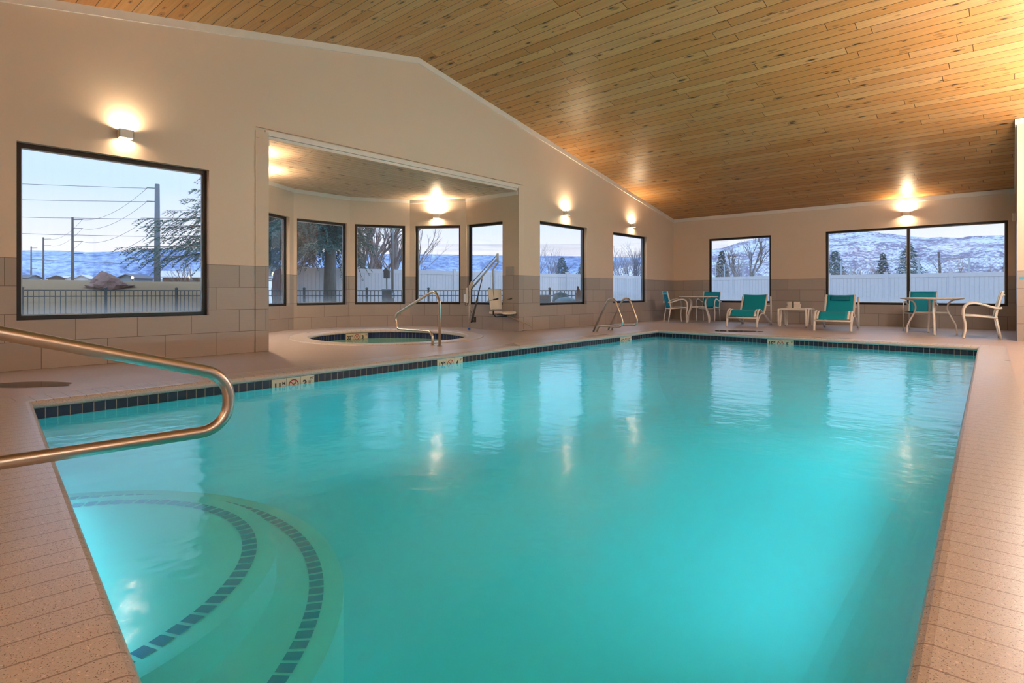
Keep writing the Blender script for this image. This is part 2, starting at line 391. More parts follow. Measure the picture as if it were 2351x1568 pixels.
class MB:
    def __init__(s): s.v = []; s.f = []; s.uv = {}; s.sm = set()
    def quad(s, a, b, c, d, uv=None):
        i = len(s.v); s.v += [tuple(a), tuple(b), tuple(c), tuple(d)]; s.f.append((i, i+1, i+2, i+3))
        if uv: s.uv[len(s.f)-1] = uv
        return s
    def face(s, pts, uv=None):
        i = len(s.v); s.v += [tuple(p) for p in pts]; s.f.append(tuple(range(i, i+len(pts))))
        if uv: s.uv[len(s.f)-1] = uv
        return s
    def box(s, c, d, M=None):
        c = Vector(c); i = len(s.v)
        for x in (-1, 1):
            for y in (-1, 1):
                for z in (-1, 1):
                    p = Vector((x*d[0]/2, y*d[1]/2, z*d[2]/2))
                    if M is not None: p = M @ p
                    s.v.append(tuple(c+p))
        for f in ((0, 1, 3, 2), (4, 6, 7, 5), (0, 4, 5, 1), (2, 3, 7, 6), (0, 2, 6, 4), (1, 5, 7, 3)): s.f.append(tuple(i+k for k in f))
        return s
    def bar(s, a, b, w, h, up=(0, 0, 1)):
        a, b = Vector(a), Vector(b); d = (b-a); L = d.length; d.normalize()
        x = d.cross(Vector(up))
        if x.length < 1e-4: x = d.cross(Vector((1, 0, 0)))
        x.normalize(); y = x.cross(d)
        return s.box((a+b)/2, (w, L, h), Matrix((x, d, y)).transposed())
    def tube(s, pts, r, n=10, flat=None, up=None, caps=True):
        """Sweep a round (or flat oval) section; r may be a list."""
        P = [Vector(p) for p in pts]; N = len(P); i0 = len(s.v); nx = None
        for i, p in enumerate(P):
            t = (P[min(i+1, N-1)]-P[max(i-1, 0)]).normalized()
            if nx is None:
                ref = Vector(up) if up else (Vector((0, 0, 1)) if abs(t.z) < 0.9 else Vector((1, 0, 0)))
                nx = (ref-t*ref.dot(t)).normalized()
            else:
                ref = Vector(up) if up else nx
                q = ref-t*ref.dot(t)
                nx = q.normalized() if q.length > 1e-5 else nx
            ny = t.cross(nx); rr = r[i] if isinstance(r, (list, tuple)) else r
            ra, rb = (rr, rr) if not flat else flat
            for k in range(n):
                a = 2*pi*k/n; s.v.append(tuple(p+nx*(ra*cos(a))+ny*(rb*sin(a))))
        for i in range(N-1):
            for k in range(n):
                a = i0+i*n+k; b = i0+i*n+(k+1) % n
                s.sm.add(len(s.f)); s.f.append((a, b, b+n, a+n))
        if caps:
            s.f.append(tuple(i0+k for k in reversed(range(n)))); s.f.append(tuple(i0+(N-1)*n+k for k in range(n)))
        return s
    def lathe(s, prof, c=(0, 0, 0), n=28, smooth=True):
        c = Vector(c); i0 = len(s.v)
        for (r, z) in prof:
            for k in range(n):
                a = 2*pi*k/n; s.v.append((c.x+r*cos(a), c.y+r*sin(a), c.z+z))
        for i in range(len(prof)-1):
            for k in range(n):
                a = i0+i*n+k; b = i0+i*n+(k+1) % n
                if smooth: s.sm.add(len(s.f))
                s.f.append((a, b, b+n, a+n))
        s.f.append(tuple(i0+k for k in reversed(range(n)))); s.f.append(tuple(i0+(len(prof)-1)*n+k for k in range(n)))
        return s
    def sheet(s, rows, thick=0.0, smooth=True):
        """Grid surface from rows of points, with a back side when thick > 0."""
        R = [[Vector(p) for p in r] for r in rows]; nr, nc = len(R), len(R[0])
        def put(G, flip):
            i0 = len(s.v)
            for r in G: s.v.extend(tuple(p) for p in r)
            for i in range(nr-1):
                for j in range(nc-1):
                    q = (i0+i*nc+j, i0+i*nc+j+1, i0+(i+1)*nc+j+1, i0+(i+1)*nc+j)
                    if smooth: s.sm.add(len(s.f))
                    s.f.append(tuple(reversed(q)) if flip else q)
            return i0
        a = put(R, False)
        if thick:
            B = []
            for i in range(nr):
                row = []
                for j in range(nc):
                    du = R[min(i+1, nr-1)][j]-R[max(i-1, 0)][j]; dv = R[i][min(j+1, nc-1)]-R[i][max(j-1, 0)]
                    row.append(R[i][j]-dv.cross(du).normalized()*-thick*-1 if False else R[i][j]+du.cross(dv).normalized()*thick)
                B.append(row)
            b = put(B, True)
            edge = [(i, 0) for i in range(nr)]+[(nr-1, j) for j in range(1, nc)]+[(i, nc-1) for i in range(nr-2, -1, -1)]+[(0, j) for j in range(nc-2, 0, -1)]
            for k in range(len(edge)):
                (i1, j1), (i2, j2) = edge[k], edge[(k+1) % len(edge)]
                s.f.append((a+i1*nc+j1, a+i2*nc+j2, b+i2*nc+j2, b+i1*nc+j1))
        return s
    def mesh(s, name):
        me = bpy.data.meshes.new(name); me.from_pydata(s.v, [], s.f)
        for p in me.polygons: p.use_smooth = p.index in s.sm
        if s.uv:
            ul = me.uv_layers.new(name='UVMap')
            for p in me.polygons:
                if p.index in s.uv:
                    for li, c in zip(p.loop_indices, s.uv[p.index]): ul.data[li].uv = c
        me.update(); return me
    def build(s, name, mat, parent=None, fix=True, bevel=0.0, subdiv=0):
        me = s.mesh(name)
        if fix and not s.uv:
            bm = bmesh.new(); bm.from_mesh(me); bmesh.ops.recalc_face_normals(bm, faces=bm.faces); bm.to_mesh(me); bm.free()
        o = link_mesh(name, me, mat, parent)
        if bevel:
            b = o.modifiers.new('edge', 'BEVEL'); b.width = bevel; b.segments = 2; b.limit_method = 'ANGLE'
        if subdiv:
            q = o.modifiers.new('smooth', 'SUBSURF'); q.levels = q.render_levels = subdiv
        return o

def flat_fill(outline, holes=(), thick=0.0):
    """Triangulated region with holes in the plane, optionally thick (centred)."""
    cu = bpy.data.curves.new('tmp', 'CURVE'); cu.dimensions = '2D'; cu.fill_mode = 'BOTH'; cu.extrude = thick/2
    for loop in [outline, *holes]:
        sp = cu.splines.new('POLY'); sp.points.add(len(loop)-1)
        for p, q in zip(sp.points, loop): p.co = (q[0], q[1], 0, 1)
        sp.use_cyclic_u = True
    o = bpy.data.objects.new('tmp', cu); COL.objects.link(o)
    dg = bpy.context.evaluated_depsgraph_get(); dg.update()
    me = bpy.data.meshes.new_from_object(o.evaluated_get(dg))
    bpy.data.objects.remove(o); bpy.data.curves.remove(cu)
    me.materials.clear()
    return me

def wall_slab(name, p0, p1, outline, holes, thick, mat='wall', uoff=0.0, parent=None):
    """Wall whose inner face runs from p0 to p1 (plan), the room on the right of p0->p1 reversed; outline in (u, z)."""
    p0, p1 = Vector((*p0, 0)), Vector((*p1, 0)); U = (p1-p0).normalized(); Z = Vector((0, 0, 1)); N = Z.cross(U)   # N points outward (left of travel)
    me = flat_fill(outline, holes, thick)
    uvs = []
    co = [v.co.copy() for v in me.vertices]
    ul = me.uv_layers[0] if me.uv_layers else me.uv_layers.new(name='UVMap')
    for l in me.loops:
        c = co[l.vertex_index]; w = c.z+thick/2
        ul.data[l.index].uv = (c.x+w+uoff, c.y)
    for v in me.vertices:
        c = co[v.index]; v.co = p0+U*c.x+Z*c.y+N*(c.z+thick/2)
    for p in me.polygons: p.use_smooth = False
    bm = bmesh.new(); bm.from_mesh(me); bmesh.ops.remove_doubles(bm, verts=bm.verts, dist=1e-5); bmesh.ops.recalc_face_normals(bm, faces=bm.faces); bm.to_mesh(me); bm.free()
    o = link_mesh(name, me, mat, parent)
    return struct(o)
def rect(u0, u1, z0, z1): return [(u0, z0), (u1, z0), (u1, z1), (u0, z1)]

WIN = [0]
PORTALS = []
def window(p0, p1, u0, u1, z0, z1, depth=0.085, mull=(), glass='glass'):
    """Dark framed pane set back in its opening."""
    WIN[0] += 1
    p0, p1 = Vector((*p0, 0)), Vector((*p1, 0)); U = (p1-p0).normalized(); N = Vector((0, 0, 1)).cross(U)
    ang = atan2(U.y, U.x)
    w = empty('window_%d' % WIN[0], p0+U*((u0+u1)/2)+N*depth+Vector((0, 0, z0)), ang, kind='structure')
    W, Hh = u1-u0, z1-z0; b = 0.048; d = 0.06
    m = MB()
    m.box((-W/2+b/2, d/2, Hh/2), (b, d, Hh)); m.box((W/2-b/2, d/2, Hh/2), (b, d, Hh))
    m.box((0, d/2, b/2), (W-2*b, d, b)); m.box((0, d/2, Hh-b/2), (W-2*b, d, b))
    for x in mull: m.box((x, d/2, Hh/2), (b, d, Hh-2*b))
    m.build('window_frame', 'frame', w)
    sm = MB()    # bright inner glazing bead
    e = 0.014
    xs = [-W/2+b]+[q for x in mull for q in (x-b/2, x+b/2)]+[W/2-b]
    for a, c in zip(xs[::2], xs[1::2]):
        g = MB(); g.box(((a+c)/2, d*0.62, Hh/2), (c-a, 0.006, Hh-2*b)); g.build('pane', glass, w)
        for x in (a+e/2, c-e/2): sm.box((x, d*0.5, Hh/2), (e, 0.012, Hh-2*b))
        for z in (b+e/2, Hh-b-e/2): sm.box(((a+c)/2, d*0.5, z), (c-a, 0.012, e))
    sm.build('glazing_bead', 'galv', w)
    L = bpy.data.lights.new('daylight_portal', 'AREA'); L.shape = 'RECTANGLE'; L.size = W; L.size_y = Hh; L.cycles.is_portal = True
    lo = bpy.data.objects.new('daylight_portal', L); COL.objects.link(lo)
    lo.matrix_world = Matrix.Translation(p0+U*((u0+u1)/2)+N*(depth+0.12)+Vector((0, 0, (z0+z1)/2))) @ Matrix((U, Vector((0, 0, 1)), N)).transposed().to_4x4()
    return w

# ------------------------------------------------------------------ room shell
XL, YB, YN, XR = -8.03, 16.81, -3.75, 3.6
RY, RZ, EZ = 6.53, 5.075, 3.154
def cz(Y): return RZ-(RZ-EZ)*abs(Y-RY)/(YB-RY)
OP0, OP1, OPZ = 3.78, 9.27, 3.10
# wall_left (travel +Y: outward is -X)
ol = [(0, 0), (OP0-YN, 0), (OP0-YN, OPZ), (OP1-YN, OPZ), (OP1-YN, 0), (YB-YN, 0), (YB-YN, cz(YB)+0.1), (RY-YN, RZ+0.1), (0, cz(YN)+0.1)]
H1 = rect(1.034-YN, 2.985-YN, 0.54, 2.48); H6 = rect(10.05-YN, 11.95-YN, 0.55, 2.475); H7 = rect(13.2-YN, 15.08-YN, 0.555, 2.475)
wall_slab('wall_left', (XL, YN), (XL, YB), ol, [H1, H6, H7], 0.2, uoff=-1.117-YN+0.61*10)
# wall_back (travel +X: outward is +Y)
XJ = 0.07
H8 = rect(-6.89-XL, -5.1-XL, 0.545, 2.465); H9 = rect(-3.718-XL, -0.06-XL, 0.535, 2.465)
wall_slab('wall_back', (XL, YB), (XJ, YB), [(-0.2, 0), (XJ-XL, 0), (XJ-XL, EZ+0.1), (-0.2, EZ+0.1)], [H8, H9], 0.2, uoff=0.28)
YJ = 13.12
wall_slab('wall_right_return', (XJ, YB+0.2), (XJ, YJ), [(0, 0), (YB+0.2-YJ, 0), (YB+0.2-YJ, cz(YJ)+0.1), (0.2, EZ+0.1), (0, EZ+0.1)], [], 0.2, uoff=0.2)
wall_slab('wall_right_front', (XJ+0.2, YJ), (XR, YJ), [(0.0, 0), (XR-XJ-0.2, 0), (XR-XJ-0.2, cz(YJ)+0.1), (0.0, cz(YJ)+0.1)], [], 0.2, uoff=0.35)
wall_slab('wall_right', (XR, YJ+0.2), (XR, YN), [(0, 0), (YJ+0.2-YN, 0), (YJ+0.2-YN, cz(YN)+0.1), (YJ+0.2-RY, RZ+0.1), (0, cz(YJ)+0.1)], [rect(4, 5.9, .55, 2.47), rect(9, 10.9, .55, 2.47)], 0.2)
wall_slab('wall_near', (XR, YN), (XL, YN), [(0, 0), (XR-XL, 0), (XR-XL, EZ+0.1), (0, EZ+0.1)], [], 0.2)
# alcove facets, travel A2 -> ... -> A so that outward is left
AV = [(-8.03, 3.78), (-9.56, 4.0), (-10.72, 4.73), (-11.4, 5.92), (-11.4, 7.28), (-10.72, 8.47), (-9.56, 9.2), (-8.03, 9.27)]
ACZ = 3.04
def flen(i): return (Vector(AV[i+1])-Vector(AV[i])).length
# travelling with the room on the right would put outward left; facets run A -> A2 reversed
AW = list(reversed(AV))      # from A (-8.03, 9.27) round to A2
# openings measured from the first listed vertex of each facet in AV order: (v0, v1)
spec = {0: None, 1: (0.11, 1.24), 2: (0.11, 1.225), 3: (0.075, 1.29), 4: (0.11, 1.262), 5: (0.12, 1.235), 6: (0.03, 1.11)}
for i in range(7):
    L = flen(i); h = []
    if spec[i]: h = [rect(spec[i][0], spec[i][1], 0.565, 2.425)]
    # inner side must face the tub: travel AV[i] -> AV[i+1] has outward to the left
    wall_slab('wall_alcove', AV[i], AV[i+1], [(-0.04, 0), (L+0.04, 0), (L+0.04, ACZ+0.1), (-0.04, ACZ+0.1)], h, 0.18, uoff=0.17*i)
# windows
window((XL, YN), (XL, YB), 1.034-YN, 2.985-YN, 0.54, 2.48, glass='glassfog')
for i in (1, 2, 3, 4, 5, 6):
    window(AV[i], AV[i+1], spec[i][0], spec[i][1], 0.565, 2.425, 0.075, glass='glassfog' if i in (3, 4) else 'glass')
window((XL, YN), (XL, YB), 10.05-YN, 11.95-YN, 0.55, 2.475)
window((XL, YN), (XL, YB), 13.2-YN, 15.08-YN, 0.555, 2.475)
window((XL, YB), (XJ, YB), -6.89-XL, -5.1-XL, 0.545, 2.465, 0.06)
window((XL, YB), (XJ, YB), -3.718-XL, -0.06-XL, 0.535, 2.465, 0.06, mull=(-0.015,))
window((XR, YJ+0.2), (XR, YN), 4, 5.9, .55, 2.47)
window((XR, YJ+0.2), (XR, YN), 9, 10.9, .55, 2.47)

# ceiling: two pine slopes
m = MB()
x0, x1 = XL-0.2, XR+0.2
for ya, yb in ((YN-0.2, RY), (RY, YB+0.2)):
    sl = sqrt((yb-ya)**2+(cz(yb)-cz(ya))**2); v0 = 0 if yb == RY else 11.0
    m.quad((x0, ya, cz(ya)), (x0, yb, cz(yb)), (x1, yb, cz(yb)), (x1, ya, cz(ya)), [(x0, v0), (x0, v0+sl), (x1, v0+sl), (x1, v0)])
    m.quad((x0, ya, cz(ya)+0.2), (x1, ya, cz(ya)+0.2), (x1, yb, cz(yb)+0.2), (x0, yb, cz(yb)+0.2), [(x0, v0), (x1, v0), (x1, v0+sl), (x0, v0+sl)])
struct(m.build('ceiling', 'ceil'))
m = MB()
pa = [(x, y, ACZ) for x, y in [(-8.0, 3.6), (-9.6, 3.8), (-10.9, 4.6), (-11.6, 5.85), (-11.6, 7.35), (-10.9, 8.6), (-9.6, 9.4), (-8.0, 9.45)]]
m.face(pa, [(p[1], p[0]) for p in pa]); pb = [(p[0], p[1], ACZ+0.15) for p in reversed(pa)]; m.face(pb, [(p[1], p[0]) for p in pb])
struct(m.build('ceiling_alcove', 'ceil2'))
m = MB(); m.box((XL-0.105, (OP0+OP1)/2, OPZ-0.028), (0.20, OP1-OP0-0.002, 0.05)); struct(m.build('trim_1', 'trim'))     # lintel underside strip
m = MB(); m.box((XL+0.012, (OP0+OP1)/2, OPZ+0.035), (0.024, OP1-OP0+0.09, 0.07)); struct(m.build('trim_2', 'wall'))
for p in bpy.data.objects['trim_2'].data.polygons: pass
bpy.data.objects['trim_2'].data.materials[0] = MT['trim']
# crown boards under the rake and round the eaves
n = 3
for a, b in (((XL, YN), (XL, RY)), ((XL, RY), (XL, YB))):
    m = MB(); m.bar((XL+0.014, a[1], cz(a[1])-0.05), (XL+0.014, b[1], cz(b[1])-0.05), 0.028, 0.10); struct(m.build('trim_%d' % n, 'trim')); n += 1
m = MB(); m.bar((XL, YB-0.014, EZ-0.05), (XJ, YB-0.014, EZ-0.05), 0.028, 0.10); struct(m.build('trim_%d' % n, 'trim')); n += 1
m = MB(); m.bar((XJ-0.014, YB, EZ-0.05), (XJ-0.014, YJ, cz(YJ)-0.05), 0.028, 0.10); struct(m.build('trim_%d' % n, 'trim')); n += 1
m = MB(); m.bar((XJ-0.028, YJ-0.014, cz(YJ)-0.05), (XR, YJ-0.014, cz(YJ)-0.05), 0.028, 0.10); struct(m.build('trim_%d' % n, 'trim')); n += 1
for i in range(7):
    a, b = Vector((*AV[i], 0)), Vector((*AV[i+1], 0)); U = (b-a).normalized(); N = Vector((0, 0, 1)).cross(U)
    m = MB(); o = -N*0.012+Vector((0, 0, ACZ-0.04)); m.bar(a+o, b+o, 0.024, 0.08); struct(m.build('trim_%d' % n, 'trim')); n += 1
# the odd tile standing above the tiled band at the alcove corner
m = MB(); m.box((-8.235, 9.245, 1.315), (0.20, 0.03, 0.19)); struct(m.build('trim_%d' % n, simple('grey_tile', (0.40, 0.365, 0.33), 0.4)))

# ------------------------------------------------------------------ deck
def fz(X): return max(0.0, (-8.03-X)*0.018)
PW = -0.145                        # water level
POOL = [(-5.72, 0.80), (-0.12, 0.235), (-0.37, 11.45), (-5.99, 11.72)]      # tile face corners, anticlockwise from near left
def offset_poly(P, d):
    out = []; n = len(P)
    for i in range(n):
        a, b, c = Vector(P[i-1]), Vector(P[i]), Vector(P[(i+1) % n])
        u = (b-a).normalized(); v = (c-b).normalized()
        n1 = Vector((u.y, -u.x)); n2 = Vector((v.y, -v.x))
        k = (n1+n2); k = k/k.length; out.append(b+k*(d/k.dot(n1)))
    return out
CW = 0.31
TC, TRI, TRO = Vector((-8.86, 6.52)), 1.47, 1.79
outer = offset_poly(POOL, CW)
dx = XL-TC.x; yy = sqrt(TRO**2-dx**2)
a0 = atan2(yy, dx)
arc_in = [TC+Vector((cos(t), sin(t)))*TRO for t in [a0+(2*pi-2*a0)*k/60 for k in range(61)]]      # the part inside the alcove, from upper to lower crossing
arc_out = [TC+Vector((cos(t), sin(t)))*TRO for t in [-a0+2*a0*k/24 for k in range(25)]]
main = [(XL-0.1, YN-0.1), (XR+0.1, YN-0.1), (XR+0.1, YB+0.1), (XL-0.1, YB+0.1), (XL-0.1, 9.4), (XL, 9.4)]
main += [(p.x, p.y) for p in reversed(arc_out)]+[(XL, 3.6), (XL-0.1, 3.6)]
me = flat_fill(main, [[(p.x, p.y) for p in outer]], 0)
struct(link_mesh('floor', me, 'deck'))
alc = [(XL, 9.4), (-9.7, 9.35), (-10.95, 8.6), (-11.6, 7.4), (-11.6, 5.8), (-10.95, 4.6), (-9.7, 3.85), (XL, 3.6)]
alc += [(p.x, p.y) for p in reversed(arc_in)]
me = flat_fill(alc, [], 0)
for v in me.vertices: v.co.z = fz(v.co.x)
struct(link_mesh('floor_alcove', me, 'deck'))
for me in (bpy.data.objects['floor'].data, bpy.data.objects['floor_alcove'].data):
    bm = bmesh.new(); bm.from_mesh(me)
    for f in bm.faces:
        if f.normal.z < 0: f.normal_flip()
    bm.to_mesh(me); bm.free()

# ------------------------------------------------------------------ swimming pool
pool = empty('swimming_pool', (-3.0, 6.0, 0), label='large rectangular swimming pool of clouded turquoise water with speckled brick coping', cat='pool')
def pbuild(m, name, mat, par, **k):
    o = m.build(name, mat, par, **k); o.matrix_parent_inverse = Matrix.Translation(-Vector(par.location)); return o
prof = [(0.0, -0.063), (-0.016, -0.062), (-0.026, -0.052), (-0.030, -0.038), (-0.028, -0.022), (-0.020, -0.009), (-0.006, -0.001), (0.012, 0.001), (CW, 0.001), (CW, -0.05)]
m = MB(); offs = [offset_poly(POOL, d) for d, z in prof]
for e in range(4):
    A, B = Vector(POOL[e]), Vector(POOL[(e+1) % 4]); U = (B-A).normalized(); vv = 0
    for k in range(len(prof)-1):
        q = [(offs[k][e], prof[k][1]), (offs[k][(e+1) % 4], prof[k][1]), (offs[k+1][(e+1) % 4], prof[k+1][1]), (offs[k+1][e], prof[k+1][1])]
        m.sm.add(len(m.f)); m.quad(*[(p.x, p.y, z) for p, z in q], [((p-A).dot(U)+e*0.37, d) for (p, z), d in zip(q, (prof[k][0], prof[k][0], prof[k+1][0], prof[k+1][0]))])
pbuild(m, 'coping', 'coping', pool)
m = MB()
for e in range(4):
    A, B = Vector(POOL[e]), Vector(POOL[(e+1) % 4]); L = (B-A).length
    m.quad((*A, -0.062), (*B, -0.062), (*B, PW-0.02), (*A, PW-0.02), [(0, 0), (L, 0), (L, -0.1), (0, -0.1)])
pbuild(m, 'waterline_tile', 'band', pool)
m = MB(); ZB = (-1.05, -1.05, -1.5, -1.5)
CR = 0.7; prev = None
for k in range(13):
    t = k/12*pi/2; ins = CR*(1-cos(t)); lift = CR*(1-sin(t)); ring = offset_poly(POOL, -0.014-ins)
    cur = [(*ring[e], ZB[e]+lift) for e in range(4)]
    if prev is None:
        fr_ = offset_poly(POOL, 0.004); rb = [(*fr_[e], PW-0.002) for e in range(4)]; prev = [(*ring[e], PW-0.002) for e in range(4)]
        for e in range(4): m.quad(rb[e], rb[(e+1) % 4], prev[(e+1) % 4], prev[e])
    for e in range(4):
        m.sm.add(len(m.f)); m.quad(prev[e], prev[(e+1) % 4], cur[(e+1) % 4], cur[e])
    prev = cur
m.face(prev)
pbuild(m, 'basin', 'plaster', pool)
m = MB(); W4 = [(*POOL[k], PW) for k in range(4)]; m.face(W4)
wat = pbuild(m, 'water', 'water', pool, fix=False)
# curved entry steps against the near wall
nd = (Vector(POOL[1])-Vector(POOL[0])).normalized()
def near_y(x): return POOL[0][1]+(x-POOL[0][0])*nd.y/nd.x
def step(cx, cy, r, z, zb):
    st = MB(); N = 56; prs = []
    for k in range(N+1):
        a = -0.35+(pi+0.7)*k/N; x, y = cx+r*cos(a), cy+r*sin(a)
        prs.append((x, max(y, near_y(x))))
    st.face([(x, y, z) for x, y in prs])
    for (xa, ya), (xb, yb) in zip(prs, prs[1:]):
        st.quad((xa, ya, z), (xb, yb, z), (xb, yb, zb), (xa, ya, zb))
    s = pbuild(st, 'entry_step', 'stepplaster', pool, fix=False)
    tl = MB(); da = 0.062/(r-0.13)
    k = 0; a = 0.02
    while a < pi:
        q = [(r-0.142, a), (r-0.082, a), (r-0.082, a+da*0.76), (r-0.142, a+da*0.76)]
        P = [(cx+rr*cos(t), cy+rr*sin(t)) for rr, t in q]
        if all(y > near_y(x)+0.01 for x, y in P): tl.face([(x, y, z+0.004) for x, y in P])
        a += da
    tl.build('step_edge_tile', 'steptile', s, fix=False)
    return s
step(-2.95, 0.28, 1.04, -0.30, -0.43)
step(-3.05, -0.10, 1.70, -0.43, -1.06)

def text_mesh(txt, size, bold=0.0, align='LEFT', ex=0.0):
    cu = bpy.data.curves.new('t', 'FONT'); cu.body = txt; cu.size = size; cu.offset = bold; cu.align_x = align; cu.extrude = ex
    o = bpy.data.objects.new('t', cu); COL.objects.link(o)
    dg = bpy.context.evaluated_depsgraph_get(); dg.update()
    me = bpy.data.meshes.new_from_object(o.evaluated_get(dg)); bpy.data.objects.remove(o); bpy.data.curves.remove(cu)
    return me
def marker(par, origin, U, label, left, leftu, right, rightu, frac=None, w=0.163, h=0.15, name='depth_marker'):
    """Three cream tiles: metres, no-diving sign, feet. origin = top left on the tile face, U along the face."""
    U = Vector((*U, 0)).normalized(); Z = Vector((0, 0, 1)); N = U.cross(Z)
    mw = Matrix.Translation(origin) @ Matrix((U, Z, N)).transposed().to_4x4()
    t = MB()
    for k in range(3): t.box((w*(k+0.5), -h/2, 0.002), (w-0.004, h, 0.008))
    o = t.build(name, 'marker', par); o['label'] = label
    o.matrix_parent_inverse = Matrix.Translation(-Vector(par.location)); o.matrix_basis = mw
    def put(me, x, y, mat, nm, sx=1.0):
        q = link_mesh(nm, me, mat, o); q.location = (x, y, 0.0065); q.scale = (sx, 1, 1); return q
    put(text_mesh(left, 0.105, 0.004), 0.022, -0.118, 'ink', 'metre_figure', 0.86)
    put(text_mesh(leftu, 0.048, 0.001), 0.115, -0.068, 'ink', 'metre_letter')
    put(text_mesh(right, 0.105, 0.004), 2*w+0.022, -0.118, 'ink', 'feet_figure')
    if frac: put(text_mesh(frac, 0.048, 0.001), 2*w+0.085, -0.085, 'ink', 'half_fraction')
    put(text_mesh(rightu, 0.040, 0.001), 2*w+0.112, -0.055 if not frac else -0.045, 'ink', 'feet_letters')
    s = MB()
    c = Vector((1.5*w, -0.078, 0.0065)); R1, R0 = 0.058, 0.046
    for k in range(32):
        a, b = 2*pi*k/32, 2*pi*(k+1)/32
        s.face([c+Vector((R0*cos(a), R0*sin(a), 0)), c+Vector((R1*cos(a), R1*sin(a), 0)), c+Vector((R1*cos(b), R1*sin(b), 0)), c+Vector((R0*cos(b), R0*sin(b), 0))])
    s.bar(c+Vector((-0.036, 0.036, 0.0006)), c+Vector((0.036, -0.036, 0.0006)), 0.011, 0.0004)
    s.build('no_diving_ring', 'red', o, fix=False)
    d = MB(); d.bar(c+Vector((-0.028, -0.022, 0.0)), c+Vector((0.012, 0.012, 0.0)), 0.007, 0.0004); d.bar(c+Vector((0.012, 0.012, 0)), c+Vector((0.03, 0.006, 0)), 0.005, 0.0004)
    d.lathe([(0.006, 0), (0.006, 0.0004)], c+Vector((0.020, 0.024, 0)), 12)
    d.build('diver_figure', 'ink', o)
    return o
def on_left(y):
    a, b = Vector(POOL[0]), Vector(POOL[3]); t = (y-a.y)/(b.y-a.y); p = a.lerp(b, t); return Vector((p.x+0.002, p.y, -0.064))
dL = Vector(POOL[3])-Vector(POOL[0])
marker(pool, on_left(2.75), dL, 'cream depth marker tiles reading 11 M and 3 1/2 FT', '11', 'M', '3', 'FT', '1/')
marker(pool, on_left(5.06), dL, 'cream depth marker tiles reading 12 M and 4 FT', '12', 'M', '4', 'FT')
marker(pool, on_left(10.03), dL, 'cream depth marker tiles reading 15 M and 5 FT on the long side', '15', 'M', '5', 'FT')
a, b = Vector(POOL[3]), Vector(POOL[2]); t = (-3.583-a.x)/(b.x-a.x); p = a.lerp(b, t)
marker(pool, Vector((p.x, p.y-0.002, -0.064)), b-a, 'cream depth marker tiles reading 15 M and 5 FT on the far end', '15', 'M', '5', 'FT')

# ------------------------------------------------------------------ hot tub
tub = empty('hot_tub', (TC.x, TC.y, 0), label='round sunken hot tub with pale coping and blue tiles inside the window alcove', cat='hot tub')
def ringface(m, r0, z0, r1, z1, n=96, uvd=(0, 1)):
    for k in range(n):
        a, b = 2*pi*k/n, 2*pi*(k+1)/n
        q = [(r0, a, z0, uvd[0]), (r0, b, z0, uvd[0]), (r1, b, z1, uvd[1]), (r1, a, z1, uvd[1])]
        P = []
        for r, t, z, d in q:
            x, y = TC.x+r*cos(t), TC.y+r*sin(t); P.append((x, y, z+fz(x)))
        m.sm.add(len(m.f)); m.quad(*P, [(a*TRI, q[0][3]), (b*TRI, q[1][3]), (b*TRI, q[2][3]), (a*TRI, q[3][3])])
m = MB()
for (r0, z0), (r1, z1) in zip([(TRI, -0.05), (TRI-0.028, -0.042), (TRI-0.03, -0.025), (TRI-0.018, -0.006), (TRI, 0.012), (TRI+0.03, 0.02), (TRO-0.02, 0.016)], [(TRI-0.028, -0.042), (TRI-0.03, -0.025), (TRI-0.018, -0.006), (TRI, 0.012), (TRI+0.03, 0.02), (TRO-0.02, 0.016), (TRO, -0.01)]): ringface(m, r0, z0, r1, z1)
pbuild(m, 'coping_ring', 'coping2', tub)
m = MB(); ringface(m, TRI, -0.05, TRI, -0.20, uvd=(0, -0.15)); pbuild(m, 'waterline_tile', 'band2', tub)
m = MB(); ringface(m, TRI+0.003, -0.17, TRI-0.014, -0.17); ringface(m, TRI-0.014, -0.17, TRI-0.014, -0.45); ringface(m, TRI-0.014, -0.45, TRI-0.45, -0.45); ringface(m, TRI-0.45, -0.45, TRI-0.47, -0.9); ringface(m, TRI-0.47, -0.9, 0.001, -0.9); pbuild(m, 'basin', 'spaplaster', tub)
m = MB(); m.face([(TC.x+TRI*cos(2*pi*k/64), TC.y+TRI*sin(2*pi*k/64), -0.125) for k in range(64)]); pbuild(m, 'water', 'spawater', tub, fix=False)
ang = radians(180-8)
c = TC+Vector((cos(ang), sin(ang)))*(TRI-0.006)
Ud = Vector((sin(ang), -cos(ang)))
marker(tub, Vector((c.x-Ud.x*0.24, c.y-Ud.y*0.24, -0.052+fz(c.x)))+Vector((0.03, 0, 0)), Ud, 'cream depth marker tiles reading 00 M and 3 FT', '00', 'M', '3', 'FT')

